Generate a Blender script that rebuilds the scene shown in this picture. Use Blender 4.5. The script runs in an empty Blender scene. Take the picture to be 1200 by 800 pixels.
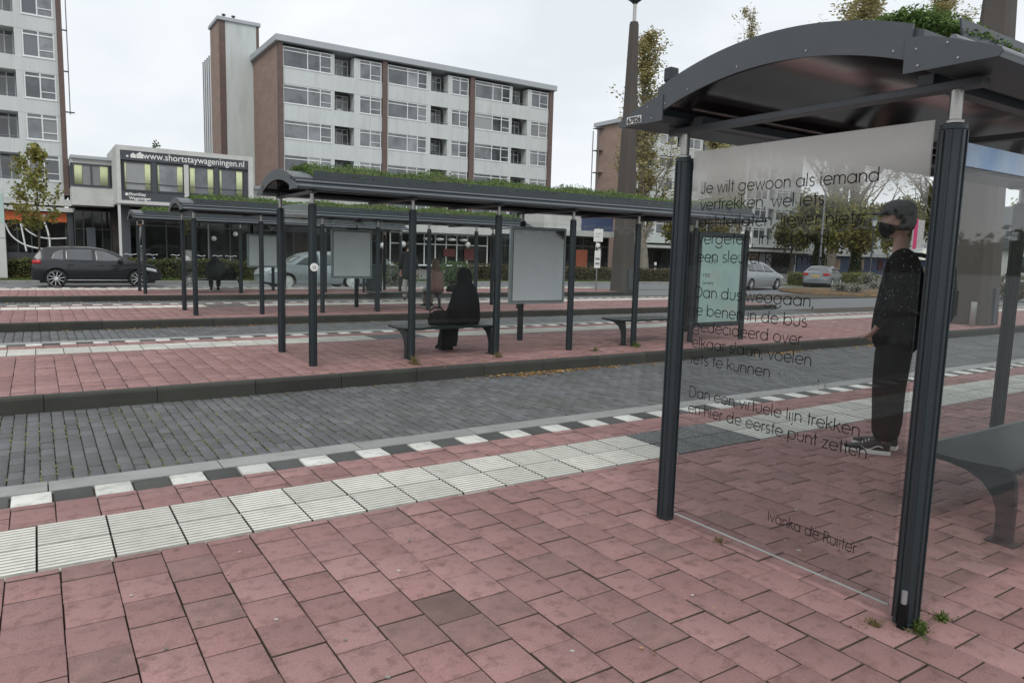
import bpy, bmesh, math, random
import numpy as np
from mathutils import Vector, Matrix, noise as mnoise
R = math.radians
PI = math.pi
SC = bpy.context.scene
COL = SC.collection
rnd = random.Random(7)
nrng = np.random.default_rng(11)

# ---------------------------------------------------------------- camera
PITCH, YAW, ROLL, FPX = .1216, .5841, .0279, 843.55
_F = Vector((math.sin(YAW)*math.cos(PITCH), math.cos(YAW)*math.cos(PITCH), -math.sin(PITCH)))
_R0 = Vector((math.cos(YAW), -math.sin(YAW), 0)); _U0 = _R0.cross(_F)
_R = math.cos(ROLL)*_R0 + math.sin(ROLL)*_U0
_U = -math.sin(ROLL)*_R0 + math.cos(ROLL)*_U0
cam = bpy.data.cameras.new('camera'); co = bpy.data.objects.new('camera', cam); COL.objects.link(co)
m = Matrix((( _R.x, _U.x, -_F.x, 0), (_R.y, _U.y, -_F.y, 0), (_R.z, _U.z, -_F.z, 1.5), (0, 0, 0, 1)))
co.matrix_world = m
cam.sensor_width = 36; cam.lens = FPX/1200*36; cam.clip_start = .05; cam.clip_end = 2000
SC.camera = co

# ---------------------------------------------------------------- sky and sun
SUN_EL, SUN_AZ = R(48), R(215)          # azimuth measured from +Y towards +X
w = bpy.data.worlds.new('World'); SC.world = w; w.use_nodes = True
nt = w.node_tree; nt.nodes.clear()
out = nt.nodes.new('ShaderNodeOutputWorld'); bg = nt.nodes.new('ShaderNodeBackground')
sky = nt.nodes.new('ShaderNodeTexSky'); sky.sky_type = 'NISHITA'; sky.sun_disc = False
sky.sun_elevation = SUN_EL; sky.sun_rotation = SUN_AZ; sky.air_density = 1.0; sky.dust_density = 3.0
tc = nt.nodes.new('ShaderNodeTexCoord'); mp = nt.nodes.new('ShaderNodeMapping')
mp.inputs['Scale'].default_value = (1, 1, 2.2)
nz = nt.nodes.new('ShaderNodeTexNoise'); nz.inputs['Scale'].default_value = 2.3; nz.inputs['Detail'].default_value = 5
nz.inputs['Roughness'].default_value = .5; nz.inputs['Distortion'].default_value = .5
cr = nt.nodes.new('ShaderNodeValToRGB')
cr.color_ramp.elements[0].position = .32; cr.color_ramp.elements[0].color = (.70, .745, .78, 1)
cr.color_ramp.elements[1].position = .68; cr.color_ramp.elements[1].color = (.92, .94, .955, 1)
sc_ = nt.nodes.new('ShaderNodeMixRGB'); sc_.blend_type = 'MULTIPLY'; sc_.inputs[0].default_value = 1
sc_.inputs[2].default_value = (10.2, 10.2, 10.2, 1)
mx = nt.nodes.new('ShaderNodeMixRGB'); mx.inputs[0].default_value = .93
L = nt.links.new
L(tc.outputs['Generated'], mp.inputs['Vector']); L(mp.outputs[0], nz.inputs['Vector']); L(nz.outputs['Fac'], cr.inputs[0])
L(cr.outputs[0], sc_.inputs[1]); L(sky.outputs[0], mx.inputs[1]); L(sc_.outputs[0], mx.inputs[2])
L(mx.outputs[0], bg.inputs[0]); bg.inputs[1].default_value = .09; L(bg.outputs[0], out.inputs[0])
sl = bpy.data.lights.new('sun', 'SUN'); sl.energy = .9; sl.angle = R(25); sl.color = (1, .97, .93)
so = bpy.data.objects.new('sun', sl); COL.objects.link(so)
sd = Vector((math.sin(SUN_AZ)*math.cos(SUN_EL), math.cos(SUN_AZ)*math.cos(SUN_EL), math.sin(SUN_EL)))
so.rotation_euler = sd.to_track_quat('Z', 'Y').to_euler(); so.location = sd*50
SC.view_settings.view_transform = 'Standard'; SC.view_settings.look = 'None'
SC.view_settings.exposure = 0.38; SC.view_settings.gamma = 1.0
SC.view_settings.use_curve_mapping = False
SC.render.engine = 'CYCLES'
SC.cycles.transparent_max_bounces = 40; SC.cycles.max_bounces = 7; SC.cycles.diffuse_bounces = 3
SC.cycles.glossy_bounces = 4; SC.cycles.transmission_bounces = 4

# ---------------------------------------------------------------- pixel helpers for laying out far things at their real depth
def _ray(px, py): return _F*FPX + _R*(px-600) + _U*(400-py)
def atY(px, py, Y):
    d = _ray(px, py); t = Y/d.y; return Vector((d.x*t, Y, 1.5 + d.z*t))
def atZ(px, py, z):
    d = _ray(px, py); t = (z-1.5)/d.z; return Vector((d.x*t, d.y*t, z))

# ---------------------------------------------------------------- mesh helper
class MB:
    def __init__(s): s.v = []; s.f = []
    def add(s, vs, fs):
        b = len(s.v); s.v.extend([tuple(p) for p in vs]); s.f.extend([tuple(i+b for i in f) for f in fs]); return s
    def box(s, x0, x1, y0, y1, z0, z1):
        vs = [(x, y, z) for z in (z0, z1) for y in (y0, y1) for x in (x0, x1)]
        return s.add(vs, [(0,2,3,1),(4,5,7,6),(0,1,5,4),(2,6,7,3),(0,4,6,2),(1,3,7,5)])
    def rbox(s, x0, x1, y0, y1, z0, z1, b=.01):     # box with chamfered edges
        cx, cy, cz = (x0+x1)/2, (y0+y1)/2, (z0+z1)/2
        hx, hy, hz = (x1-x0)/2, (y1-y0)/2, (z1-z0)/2
        bm = bmesh.new(); bmesh.ops.create_cube(bm, size=1)
        for v in bm.verts: v.co = Vector((v.co.x*2*hx+cx, v.co.y*2*hy+cy, v.co.z*2*hz+cz))
        bmesh.ops.bevel(bm, geom=bm.edges[:], offset=b, segments=2, affect='EDGES', profile=.6)
        s.bm(bm); return s
    def bm(s, bm):
        bm.verts.index_update()
        s.add([v.co for v in bm.verts], [[v.index for v in f.verts] for f in bm.faces]); bm.free(); return s
    def prism(s, pts, axis, a, b):          # polygon of 2-D points pushed along an axis
        n = len(pts)
        def P(p, t):
            return {'x': (t, p[0], p[1]), 'y': (p[0], t, p[1]), 'z': (p[0], p[1], t)}[axis]
        vs = [P(p, a) for p in pts] + [P(p, b) for p in pts]
        fs = [tuple(range(n))[::-1], tuple(range(n, 2*n))] + [(i, (i+1) % n, n+(i+1) % n, n+i) for i in range(n)]
        return s.add(vs, fs)
    def strip(s, top, bot, axis, a, b):     # closed plate between two equal-length 2-D curves
        n = len(top)
        def P(p, t):
            return {'x': (t, p[0], p[1]), 'y': (p[0], t, p[1]), 'z': (p[0], p[1], t)}[axis]
        vs = [P(p, a) for p in top] + [P(p, a) for p in bot] + [P(p, b) for p in top] + [P(p, b) for p in bot]
        fs = []
        for i in range(n-1):
            fs += [(i, i+1, n+i+1, n+i), (2*n+i, 3*n+i, 3*n+i+1, 2*n+i+1), (i, 2*n+i, 2*n+i+1, i+1), (n+i, n+i+1, 3*n+i+1, 3*n+i)]
        fs += [(0, n, 3*n, 2*n), (n-1, 3*n-1, 4*n-1, 2*n-1)]
        return s.add(vs, fs)
    def tube(s, pts, r, n=8, cap=True):
        pts = [Vector(p) for p in pts]; k = len(pts)
        rs = r if isinstance(r, (list, tuple)) else [r]*k
        vs = []; prev = None
        for i, p in enumerate(pts):
            t = (pts[min(i+1, k-1)] - pts[max(i-1, 0)]).normalized()
            if prev is None:
                a = Vector((0, 0, 1)) if abs(t.z) < .9 else Vector((1, 0, 0))
                u = t.cross(a).normalized()
            else:
                u = (prev - t*prev.dot(t)).normalized()
            prev = u; q = t.cross(u)
            for j in range(n):
                an = 2*PI*j/n; vs.append(p + (u*math.cos(an) + q*math.sin(an))*rs[i])
        fs = [(i*n+j, i*n+(j+1) % n, (i+1)*n+(j+1) % n, (i+1)*n+j) for i in range(k-1) for j in range(n)]
        if cap: fs += [tuple(range(n))[::-1], tuple(range((k-1)*n, k*n))]
        return s.add(vs, fs)
    def lathe(s, prof, c=(0, 0, 0), n=20, axis='z', sx=1, sy=1):   # prof: (radius, height)
        vs = []
        for (r, h) in prof:
            for j in range(n):
                a = 2*PI*j/n; x, y = r*math.cos(a)*sx, r*math.sin(a)*sy
                p = {'z': (x, y, h), 'y': (x, h, y), 'x': (h, x, y)}[axis]
                vs.append((p[0]+c[0], p[1]+c[1], p[2]+c[2]))
        k = len(prof)
        fs = [(i*n+j, i*n+(j+1) % n, (i+1)*n+(j+1) % n, (i+1)*n+j) for i in range(k-1) for j in range(n)]
        fs += [tuple(range(n))[::-1], tuple(range((k-1)*n, k*n))]
        return s.add(vs, fs)
    def sphere(s, c, r, n=12, sx=1, sy=1, sz=1):
        pr = [(max(1e-4, math.sin(PI*i/n))*r, -math.cos(PI*i/n)*r) for i in range(n+1)]
        b = len(s.v); s.lathe(pr, (0, 0, 0), n*2)
        s.v[b:] = [(x*sx+c[0], y*sy+c[1], z*sz+c[2]) for x, y, z in s.v[b:]]; return s
    def build(s, name, mat, parent=None, smooth=False, label=None, angle=None, bevel=None):
        me = bpy.data.meshes.new(name); me.from_pydata(s.v, [], s.f); me.update()
        if True:
            bm = bmesh.new(); bm.from_mesh(me); bmesh.ops.recalc_face_normals(bm, faces=bm.faces[:]); bm.to_mesh(me); bm.free()
        return link(name, me, mat, parent, smooth, label, angle, bevel)

def link(name, me, mat, parent=None, smooth=False, label=None, angle=None, bevel=None):
    if mat is not None and not me.materials: me.materials.append(mat)
    if smooth or angle: me.polygons.foreach_set('use_smooth', [True]*len(me.polygons))
    if angle: me.set_sharp_from_angle(angle=R(angle))
    o = bpy.data.objects.new(name, me); COL.objects.link(o)
    if parent is not None: o.parent = parent
    if label: o['label'] = label
    if bevel:
        b = o.modifiers.new('bevel', 'BEVEL'); b.width = bevel; b.segments = 2; b.limit_method = 'ANGLE'; b.angle_limit = R(40)
    return o

def raw_mesh(name, V, F, mat, parent=None, smooth=False):
    """fast mesh from numpy arrays, F an (n,k) int array"""
    me = bpy.data.meshes.new(name); V = np.asarray(V, dtype=np.float32); F = np.asarray(F, dtype=np.int32)
    k = F.shape[1]
    me.vertices.add(len(V)); me.vertices.foreach_set('co', V.ravel())
    me.loops.add(F.size); me.loops.foreach_set('vertex_index', F.ravel())
    me.polygons.add(len(F)); me.polygons.foreach_set('loop_start', np.arange(0, F.size, k, dtype=np.int32))
    me.polygons.foreach_set('loop_total', np.full(len(F), k, dtype=np.int32))
    me.update(calc_edges=True); me.validate()
    return link(name, me, mat, parent, smooth)

def thing(name, label, cat, loc=(0, 0, 0), rz=0, group=None):
    o = bpy.data.objects.new(name, None); COL.objects.link(o); o.empty_display_size = .2
    o.location = loc; o.rotation_euler = (0, 0, rz); o['label'] = label; o['category'] = cat
    if group: o['group'] = group
    return o
def tag(o, label, cat, group=None):
    o['label'] = label; o['category'] = cat
    if group: o['group'] = group
    return o
def struct(o, kind='structure'): o['kind'] = kind; return o
def kids(o): return [c for c in bpy.data.objects if c.parent == o]
def dup(root, loc, rz=None, label=None, scale=None):
    def cp(o, par):
        c = o.copy(); COL.objects.link(c)
        if par is not None: c.parent = par
        for ch in kids(o): cp(ch, c)
        return c
    r = cp(root, None); r.location = loc
    if rz is not None: r.rotation_euler = (0, 0, rz)
    if scale is not None: r.scale = scale
    if label: r['label'] = label
    return r

# ---------------------------------------------------------------- materials
def nodes(name):
    mt = bpy.data.materials.new(name); mt.use_nodes = True
    return mt, mt.node_tree, mt.node_tree.nodes['Principled BSDF']
def _n(nt, t, **k):
    n = nt.nodes.new(t)
    for a, v in k.items():
        if a.startswith('i_'): n.inputs[a[2:]].default_value = v
        else: setattr(n, a, v)
    return n
def M(name, base, rough=.6, metal=0., var=.12, vscale=3., fine=0., fscale=60., bump=0., bscale=80., rand=None, ramt=.2,
      stain=None, samt=0., sscale=.8, spec=.5, base2=None, coat=0., trans=0., world=False, stretch=None):
    """base colour broken up by large and fine noise, by a random value per island or per object and by stains of another colour"""
    mt, nt, b = nodes(name); L = nt.links.new
    b.inputs['Roughness'].default_value = rough; b.inputs['Metallic'].default_value = metal
    b.inputs['Specular IOR Level'].default_value = spec; b.inputs['Coat Weight'].default_value = coat
    if coat: b.inputs['Coat Roughness'].default_value = .04
    if world: pos = _n(nt, 'ShaderNodeNewGeometry').outputs['Position']
    else: pos = _n(nt, 'ShaderNodeTexCoord').outputs['Object']
    if stretch:
        mpn = _n(nt, 'ShaderNodeMapping'); mpn.inputs['Scale'].default_value = stretch; L(pos, mpn.inputs[0]); pos = mpn.outputs[0]
    cur = None
    def rgb(c): return (*c, 1)
    if base2 is not None:
        mixn = _n(nt, 'ShaderNodeMixRGB'); mixn.inputs[1].default_value = rgb(base); mixn.inputs[2].default_value = rgb(base2)
        if rand == 'island': L(_n(nt, 'ShaderNodeNewGeometry').outputs['Random Per Island'], mixn.inputs[0])
        elif rand == 'object': L(_n(nt, 'ShaderNodeObjectInfo').outputs['Random'], mixn.inputs[0])
        else:
            q = _n(nt, 'ShaderNodeTexNoise', i_Scale=vscale*.7, i_Detail=4.); L(pos, q.inputs['Vector']); 
            rr = _n(nt, 'ShaderNodeMapRange'); rr.inputs[1].default_value = .35; rr.inputs[2].default_value = .65
            L(q.outputs['Fac'], rr.inputs[0]); L(rr.outputs[0], mixn.inputs[0])
        cur = mixn.outputs[0]
    else:
        c = _n(nt, 'ShaderNodeRGB'); c.outputs[0].default_value = rgb(base); cur = c.outputs[0]
    def mul(cur, fac, lo, hi):
        mr = _n(nt, 'ShaderNodeMapRange'); mr.inputs[1].default_value = .25; mr.inputs[2].default_value = .75
        mr.inputs[3].default_value = lo; mr.inputs[4].default_value = hi; L(fac, mr.inputs[0])
        mm = _n(nt, 'ShaderNodeVectorMath', operation='SCALE'); L(cur, mm.inputs[0]); L(mr.outputs[0], mm.inputs['Scale'])
        return mm.outputs[0]
    if var:
        q = _n(nt, 'ShaderNodeTexNoise', i_Scale=vscale, i_Detail=6., i_Roughness=.6); L(pos, q.inputs['Vector'])
        cur = mul(cur, q.outputs['Fac'], 1-var, 1+var)
    if fine:
        q = _n(nt, 'ShaderNodeTexNoise', i_Scale=fscale, i_Detail=3., i_Roughness=.7); L(pos, q.inputs['Vector'])
        cur = mul(cur, q.outputs['Fac'], 1-fine, 1+fine)
    if rand and ramt:
        if rand == 'island': rv = _n(nt, 'ShaderNodeNewGeometry').outputs['Random Per Island']
        else: rv = _n(nt, 'ShaderNodeObjectInfo').outputs['Random']
        wn = _n(nt, 'ShaderNodeTexWhiteNoise', noise_dimensions='1D'); L(rv, wn.inputs['W'])
        cur = mul(cur, wn.outputs['Value'], 1-ramt, 1+ramt)
    if stain is not None:
        q = _n(nt, 'ShaderNodeTexNoise', i_Scale=sscale, i_Detail=8., i_Roughness=.65); L(pos, q.inputs['Vector'])
        mr = _n(nt, 'ShaderNodeMapRange'); mr.inputs[1].default_value = .5; mr.inputs[2].default_value = .72
        mr.inputs[4].default_value = samt; L(q.outputs['Fac'], mr.inputs[0])
        mm = _n(nt, 'ShaderNodeMixRGB'); mm.inputs[2].default_value = rgb(stain); L(mr.outputs[0], mm.inputs[0]); L(cur, mm.inputs[1]); cur = mm.outputs[0]
    L(cur, b.inputs['Base Color'])
    if bump:
        q = _n(nt, 'ShaderNodeTexNoise', i_Scale=bscale, i_Detail=4.); L(pos, q.inputs['Vector'])
        bn = _n(nt, 'ShaderNodeBump', i_Strength=bump, i_Distance=.01); L(q.outputs['Fac'], bn.inputs['Height']); L(bn.outputs[0], b.inputs['Normal'])
    if trans:                                # leaves let light through
        t = _n(nt, 'ShaderNodeBsdfTranslucent'); L(cur, t.inputs['Color']); ms = _n(nt, 'ShaderNodeMixShader', i_Fac=trans)
        o = nt.nodes['Material Output']; L(b.outputs[0], ms.inputs[1]); L(t.outputs[0], ms.inputs[2]); L(ms.outputs[0], o.inputs['Surface'])
    return mt

def glass(name, tint=(.93, .95, .94), refl=1.0, dust=.03, dust_haze_col=(.5, .5, .48), band=None, streak=0., rough=.02):
    """clear pane: Schlick mirror over tinted see-through, with a film of dust and dried drops; band=(z0,z1,amount): sky-reflection haze painted in towards the top"""
    mt = bpy.data.materials.new(name); mt.use_nodes = True; nt = mt.node_tree; nt.nodes.clear(); L = nt.links.new
    o = _n(nt, 'ShaderNodeOutputMaterial'); tr = _n(nt, 'ShaderNodeBsdfTransparent'); tr.inputs[0].default_value = (*tint, 1)
    gl = _n(nt, 'ShaderNodeBsdfGlossy'); gl.inputs['Roughness'].default_value = rough; gl.inputs['Color'].default_value = (1, 1, 1, 1)
    lw = _n(nt, 'ShaderNodeLayerWeight', i_Blend=.5)
    p5 = _n(nt, 'ShaderNodeMath', operation='POWER'); L(lw.outputs['Facing'], p5.inputs[0]); p5.inputs[1].default_value = 5
    ma = _n(nt, 'ShaderNodeMath', operation='MULTIPLY_ADD'); L(p5.outputs[0], ma.inputs[0]); ma.inputs[1].default_value = .9*refl; ma.inputs[2].default_value = .02*refl
    m1 = _n(nt, 'ShaderNodeMixShader'); L(ma.outputs[0], m1.inputs[0]); L(tr.outputs[0], m1.inputs[1]); L(gl.outputs[0], m1.inputs[2])
    di = _n(nt, 'ShaderNodeBsdfDiffuse'); di.inputs[0].default_value = (*dust_haze_col, 1)
    tl = _n(nt, 'ShaderNodeBsdfTranslucent'); tl.inputs[0].default_value = (*dust_haze_col, 1)
    m2 = _n(nt, 'ShaderNodeMixShader', i_Fac=.5); L(di.outputs[0], m2.inputs[1]); L(tl.outputs[0], m2.inputs[2])
    pos = _n(nt, 'ShaderNodeNewGeometry').outputs['Position']
    q = _n(nt, 'ShaderNodeTexNoise', i_Scale=2.2, i_Detail=7., i_Roughness=.65); L(pos, q.inputs['Vector'])
    mr = _n(nt, 'ShaderNodeMapRange'); mr.inputs[1].default_value = .3; mr.inputs[2].default_value = .8; mr.inputs[3].default_value = dust*.4; mr.inputs[4].default_value = dust*1.8
    L(q.outputs['Fac'], mr.inputs[0]); fac = mr.outputs[0]
    if band:  # pale sky reflection painted into the film colour
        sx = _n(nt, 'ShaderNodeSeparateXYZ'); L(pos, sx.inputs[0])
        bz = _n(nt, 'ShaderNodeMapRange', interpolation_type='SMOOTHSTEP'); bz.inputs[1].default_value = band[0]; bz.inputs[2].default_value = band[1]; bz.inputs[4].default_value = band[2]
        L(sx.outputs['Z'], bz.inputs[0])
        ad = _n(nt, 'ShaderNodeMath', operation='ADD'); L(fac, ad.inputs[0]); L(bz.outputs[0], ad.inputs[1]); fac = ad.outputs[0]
    if streak:      # dried drops
        vo = _n(nt, 'ShaderNodeTexVoronoi', i_Scale=55.); L(pos, vo.inputs['Vector'])
        st = _n(nt, 'ShaderNodeMapRange'); st.inputs[1].default_value = .16; st.inputs[2].default_value = .10; st.inputs[4].default_value = streak
        L(vo.outputs['Distance'], st.inputs[0])
        qn = _n(nt, 'ShaderNodeTexNoise', i_Scale=1.7, i_Detail=3.); L(pos, qn.inputs['Vector'])
        g = _n(nt, 'ShaderNodeMapRange'); g.inputs[1].default_value = .45; g.inputs[2].default_value = .62; L(qn.outputs['Fac'], g.inputs[0])
        mu = _n(nt, 'ShaderNodeMath', operation='MULTIPLY'); L(st.outputs[0], mu.inputs[0]); L(g.outputs[0], mu.inputs[1])
        ad = _n(nt, 'ShaderNodeMath', operation='ADD', use_clamp=True); L(fac, ad.inputs[0]); L(mu.outputs[0], ad.inputs[1]); fac = ad.outputs[0]
    m3 = _n(nt, 'ShaderNodeMixShader'); L(fac, m3.inputs[0]); L(m1.outputs[0], m3.inputs[1]); L(m2.outputs[0], m3.inputs[2])
    L(m3.outputs[0], o.inputs['Surface'])
    return mt

m_red = M('red_paver', (.285, .162, .154), .85, var=.15, vscale=1.1, fine=.26, fscale=170, rand='island', ramt=.085, base2=(.318, .190, .182),
          stain=(.15, .088, .078), samt=.85, sscale=13., bump=.35, bscale=160, world=True, spec=.3)
m_joint = M('sand_joint', (.085, .06, .05), .95, var=.3, vscale=9, base2=(.055, .05, .032), world=True)
m_tact = M('white_tactile_tile', (.66, .65, .59), .8, var=.10, vscale=6, fine=.12, fscale=150, rand='island', ramt=.10, stain=(.33, .33, .29), samt=.5, sscale=9, world=True, spec=.3)
m_groove = M('dirty_groove', (.30, .30, .27), .9, var=.25, vscale=14, world=True)
m_substrate = M('sedum_bed', (.045, .07, .02), .95, var=.4, vscale=9, base2=(.07, .085, .03), fine=.4, fscale=50)
m_stud = M('dark_stud_tile', (.13, .135, .136), .85, var=.15, fine=.2, fscale=120, rand='island', ramt=.15, world=True)
m_white = M('white_block', (.62, .62, .58), .8, var=.08, fine=.1, rand='island', ramt=.1, stain=(.25, .24, .215), samt=.75, sscale=9, world=True)
m_black = M('black_block', (.072, .074, .072), .85, var=.2, fine=.25, rand='island', ramt=.25, stain=(.10, .11, .08), samt=.5, sscale=4, world=True)
m_kgrey = M('grey_concrete_kerb', (.27, .275, .265), .85, var=.14, vscale=2, fine=.14, fscale=120, rand='island', ramt=.08, stain=(.15, .15, .13), samt=.5, sscale=3, bump=.2, world=True)
m_kdark = M('dark_concrete_kerb', (.042, .043, .038), .9, var=.22, vscale=2, fine=.2, fscale=90, rand='island', ramt=.15, stain=(.05, .055, .035), samt=.6, sscale=2.5, bump=.3, world=True)
m_setts = M('grey_block_paving', (.105, .108, .110), .85, var=.20, vscale=2.2, fine=.34, fscale=150, rand='island', ramt=.13, base2=(.128, .131, .137),
            stain=(.085, .085, .07), samt=.5, sscale=1.5, bump=.3, bscale=180, world=True)
m_moss = M('mossy_joint', (.06, .06, .055), .95, var=.3, vscale=8, base2=(.085, .09, .045), world=True)
m_asph = M('asphalt', (.17, .175, .178), .85, var=.12, vscale=.5, fine=.22, fscale=80, stain=(.11, .112, .112), samt=.5, sscale=.25, world=True)
m_terr = M('grey_terrace', (.16, .155, .15), .85, var=.2, vscale=.8, world=True)
m_soil = M('leaf_soil', (.10, .075, .045), .95, var=.3, vscale=5, base2=(.20, .12, .05), fine=.3, fscale=30, world=True)
m_turf = M('turf', (.055, .085, .022), .95, var=.3, vscale=1.5, base2=(.085, .10, .03), fine=.35, fscale=60, world=True)

m_dark = M('anthracite_paint', (.022, .031, .036), .38, var=.12, vscale=6, fine=.08, spec=.5)
m_plate = M('grey_painted_plate', (.066, .076, .085), .42, var=.10, vscale=4, fine=.06, stain=(.10, .105, .105), samt=.25, sscale=5, spec=.5)
m_gutter = M('slate_aluminium', (.17, .185, .20), .35, metal=.5, var=.12, vscale=3, stretch=(.3, 2, 2))
m_steel = M('brushed_steel', (.42, .41, .39), .32, metal=.9, var=.12, vscale=20)
m_zinc = M('zinc_screw', (.36, .37, .38), .4, metal=.5)
m_ceil = M('dark_glossy_ceiling', (.020, .017, .017), .12, var=.35, vscale=2.2, spec=.6, stain=(.06, .045, .042), samt=.5, sscale=1.6)
m_sedum = M('sedum', (.09, .165, .04), .8, var=.3, vscale=3, rand='island', ramt=.35, base2=(.13, .20, .055), trans=.25, stain=(.20, .17, .05), samt=.35, sscale=1.1)
m_glass = glass('shelter_glass', (.94, .955, .95),   .7, .003, (.42, .41, .41), streak=.15)
m_glassT = glass('poem_glass', (.90, .91, .912), .8, .006, (.95, .95, .92), band=(1.72, 1.99, .62), streak=.20)  # upper band paints the bright sky reflection as pale haze
m_ink = M('black_lettering', (.006, .006, .007), .6, var=.2, vscale=30, spec=.2)
m_inkf = M('worn_lettering', (.16, .19, .18), .6, var=.3, vscale=30)
m_board = M('pale_board', (.82, .88, .90), .38, var=.05, vscale=2, stain=(.55, .63, .64), samt=.4, sscale=1.2, spec=.5)
m_bframe = M('board_frame', (.38, .44, .45), .4, metal=.2, var=.08)
m_teal = M('teal_poster', (.38, .54, .51), .35, var=.10, vscale=2, base2=(.45, .60, .57), stain=(.58, .44, .36), samt=.6, sscale=1.5)
m_seat = M('bench_seat', (.014, .021, .023), .45, var=.15, vscale=4, spec=.3)
m_whitep = M('white_sticker', (.75, .75, .73), .5)
# ================================================================ SETTING
P = 7.48                                        # spacing of the platforms
KERB0, FAR = .75, 5.26                          # near kerb face and far kerb face of the first platform
ROADZ = -.16
def sheet(name, x0, x1, y0, y1, z, mat, kind='structure', n=1):
    mb = MB(); mb.add([(x0, y0, z), (x1, y0, z), (x1, y1, z), (x0, y1, z)], [(0, 1, 2, 3)])
    return struct(mb.build(name, mat), kind)
sheet('ground', -900, 900, -900, 900, ROADZ-.05, m_asph)

def tiles(x0, x1, y0, y1, w, l, gap, z, h, along='y', jit=.0015, tilt=.003, stagger=.5, rows_off=0., bev=.003, seed=1, skip=None, edge_jit=0., gap2=None):
    gap2 = gap if gap2 is None else gap2
    """real paving units: w across the continuous joint direction, l along it"""
    r = np.random.default_rng(seed); V = []; F = []
    U0, U1, T0, T1 = (x0, x1, y0, y1) if along == 'y' else (y0, y1, x0, x1)
    ncol = int(math.ceil((U1-U0)/w))
    for c in range(ncol):
        u0, u1 = U0+c*w, min(U0+(c+1)*w, U1)
        off = ((c*stagger) % 1.0)*l + rows_off + r.uniform(-.012, .012)
        t = T0 - (l-off % l if off % l else 0)
        while t < T1-1e-4:
            t0, t1 = max(t, T0), min(t+l, T1); t += l
            if t1-t0 < .03: continue
            if skip and skip((u0+u1)/2, (t0+t1)/2): continue
            e = r.uniform(-edge_jit, edge_jit, 4)
            a0, a1, b0, b1 = u0+gap/2+e[0], u1-gap/2+e[1], t0+gap2/2+e[2], t1-gap2/2+e[3]
            dz = r.normal(0, jit); s1, s2 = r.normal(0, tilt, 2)
            ring = []
            for k, (ins, zz) in enumerate(((0, z-h), (0, z-bev*.8), (bev, z))):
                for (uu, tt) in ((a0+ins, b0+ins), (a1-ins, b0+ins), (a1-ins, b1-ins), (a0+ins, b1-ins)):
                    z3 = zz + dz + s1*(uu-(a0+a1)/2) + s2*(tt-(b0+b1)/2)
                    ring.append((uu, tt, z3) if along == 'y' else (tt, uu, z3))
            b = len(V); V += ring
            for k in (0, 4):
                for j in range(4): F.append((b+k+j, b+k+(j+1) % 4, b+k+4+(j+1) % 4, b+k+4+j))
            F.append((b+8, b+9, b+10, b+11))
    V = np.array(V); F = np.array(F)
    if along == 'x': F = F[:, ::-1]
    return V, F
def dirty_sides(o, mt):
    n = len(o.data.polygons)//9; o.data.materials.append(mt); o.data.polygons.foreach_set('material_index', [1, 1, 1, 1, 0, 0, 0, 0, 0]*n); return o
def tile_obj(name, mat, *a, **k):
    V, F = tiles(*a, **k); return dirty_sides(struct(raw_mesh(name, V, F, mat)), m_joint)
def blocks(name, mat, x0, x1, y0, y1, step, length, start, z, h=.08, seed=3):
    r = np.random.default_rng(seed); V = []; F = []
    x = x0+start
    while x < x1:
        b = len(V); dz = r.normal(0, .001); g = .004
        for ins, zz in ((0, z-h), (0, z-.005), (.005, z)):
            for p in ((x+g+ins, y0+ins), (x+length-g-ins, y0+ins), (x+length-g-ins, y1-ins), (x+g+ins, y1-ins)): V.append((*p, zz+dz))
        for k in (0, 4):
            for j in range(4): F.append((b+k+j, b+k+(j+1) % 4, b+k+4+(j+1) % 4, b+k+4+j))
        F.append((b+8, b+9, b+10, b+11)); x += step
    return struct(raw_mesh(name, np.array(V), np.array(F), mat))
def kerb(name, mat, x0, x1, y0, y1, ztop, zbot, chamf, length=1.0, side=-1, seed=5):
    """kerb stones; side -1: the face looks towards -Y"""
    r = np.random.default_rng(seed); mb = MB(); x = x0
    while x < x1:
        xe = min(x+length, x1); g = .004; d = r.normal(0, .002); dy = r.normal(0, .002)
        if side < 0: pr = [(y0+dy, zbot), (y0+dy, ztop-chamf+d), (y0+chamf*.35+dy, ztop-chamf*.3+d), (y0+chamf+dy, ztop+d), (y1, ztop+d), (y1, zbot)]
        else: pr = [(y0, zbot), (y0, ztop+d), (y1-chamf+dy, ztop+d), (y1-chamf*.35+dy, ztop-chamf*.3+d), (y1+dy, ztop-chamf+d), (y1+dy, zbot)]
        mb.prism(pr, 'x', x+g, xe-g); x = xe
    return struct(mb.build(name, mat))

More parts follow.
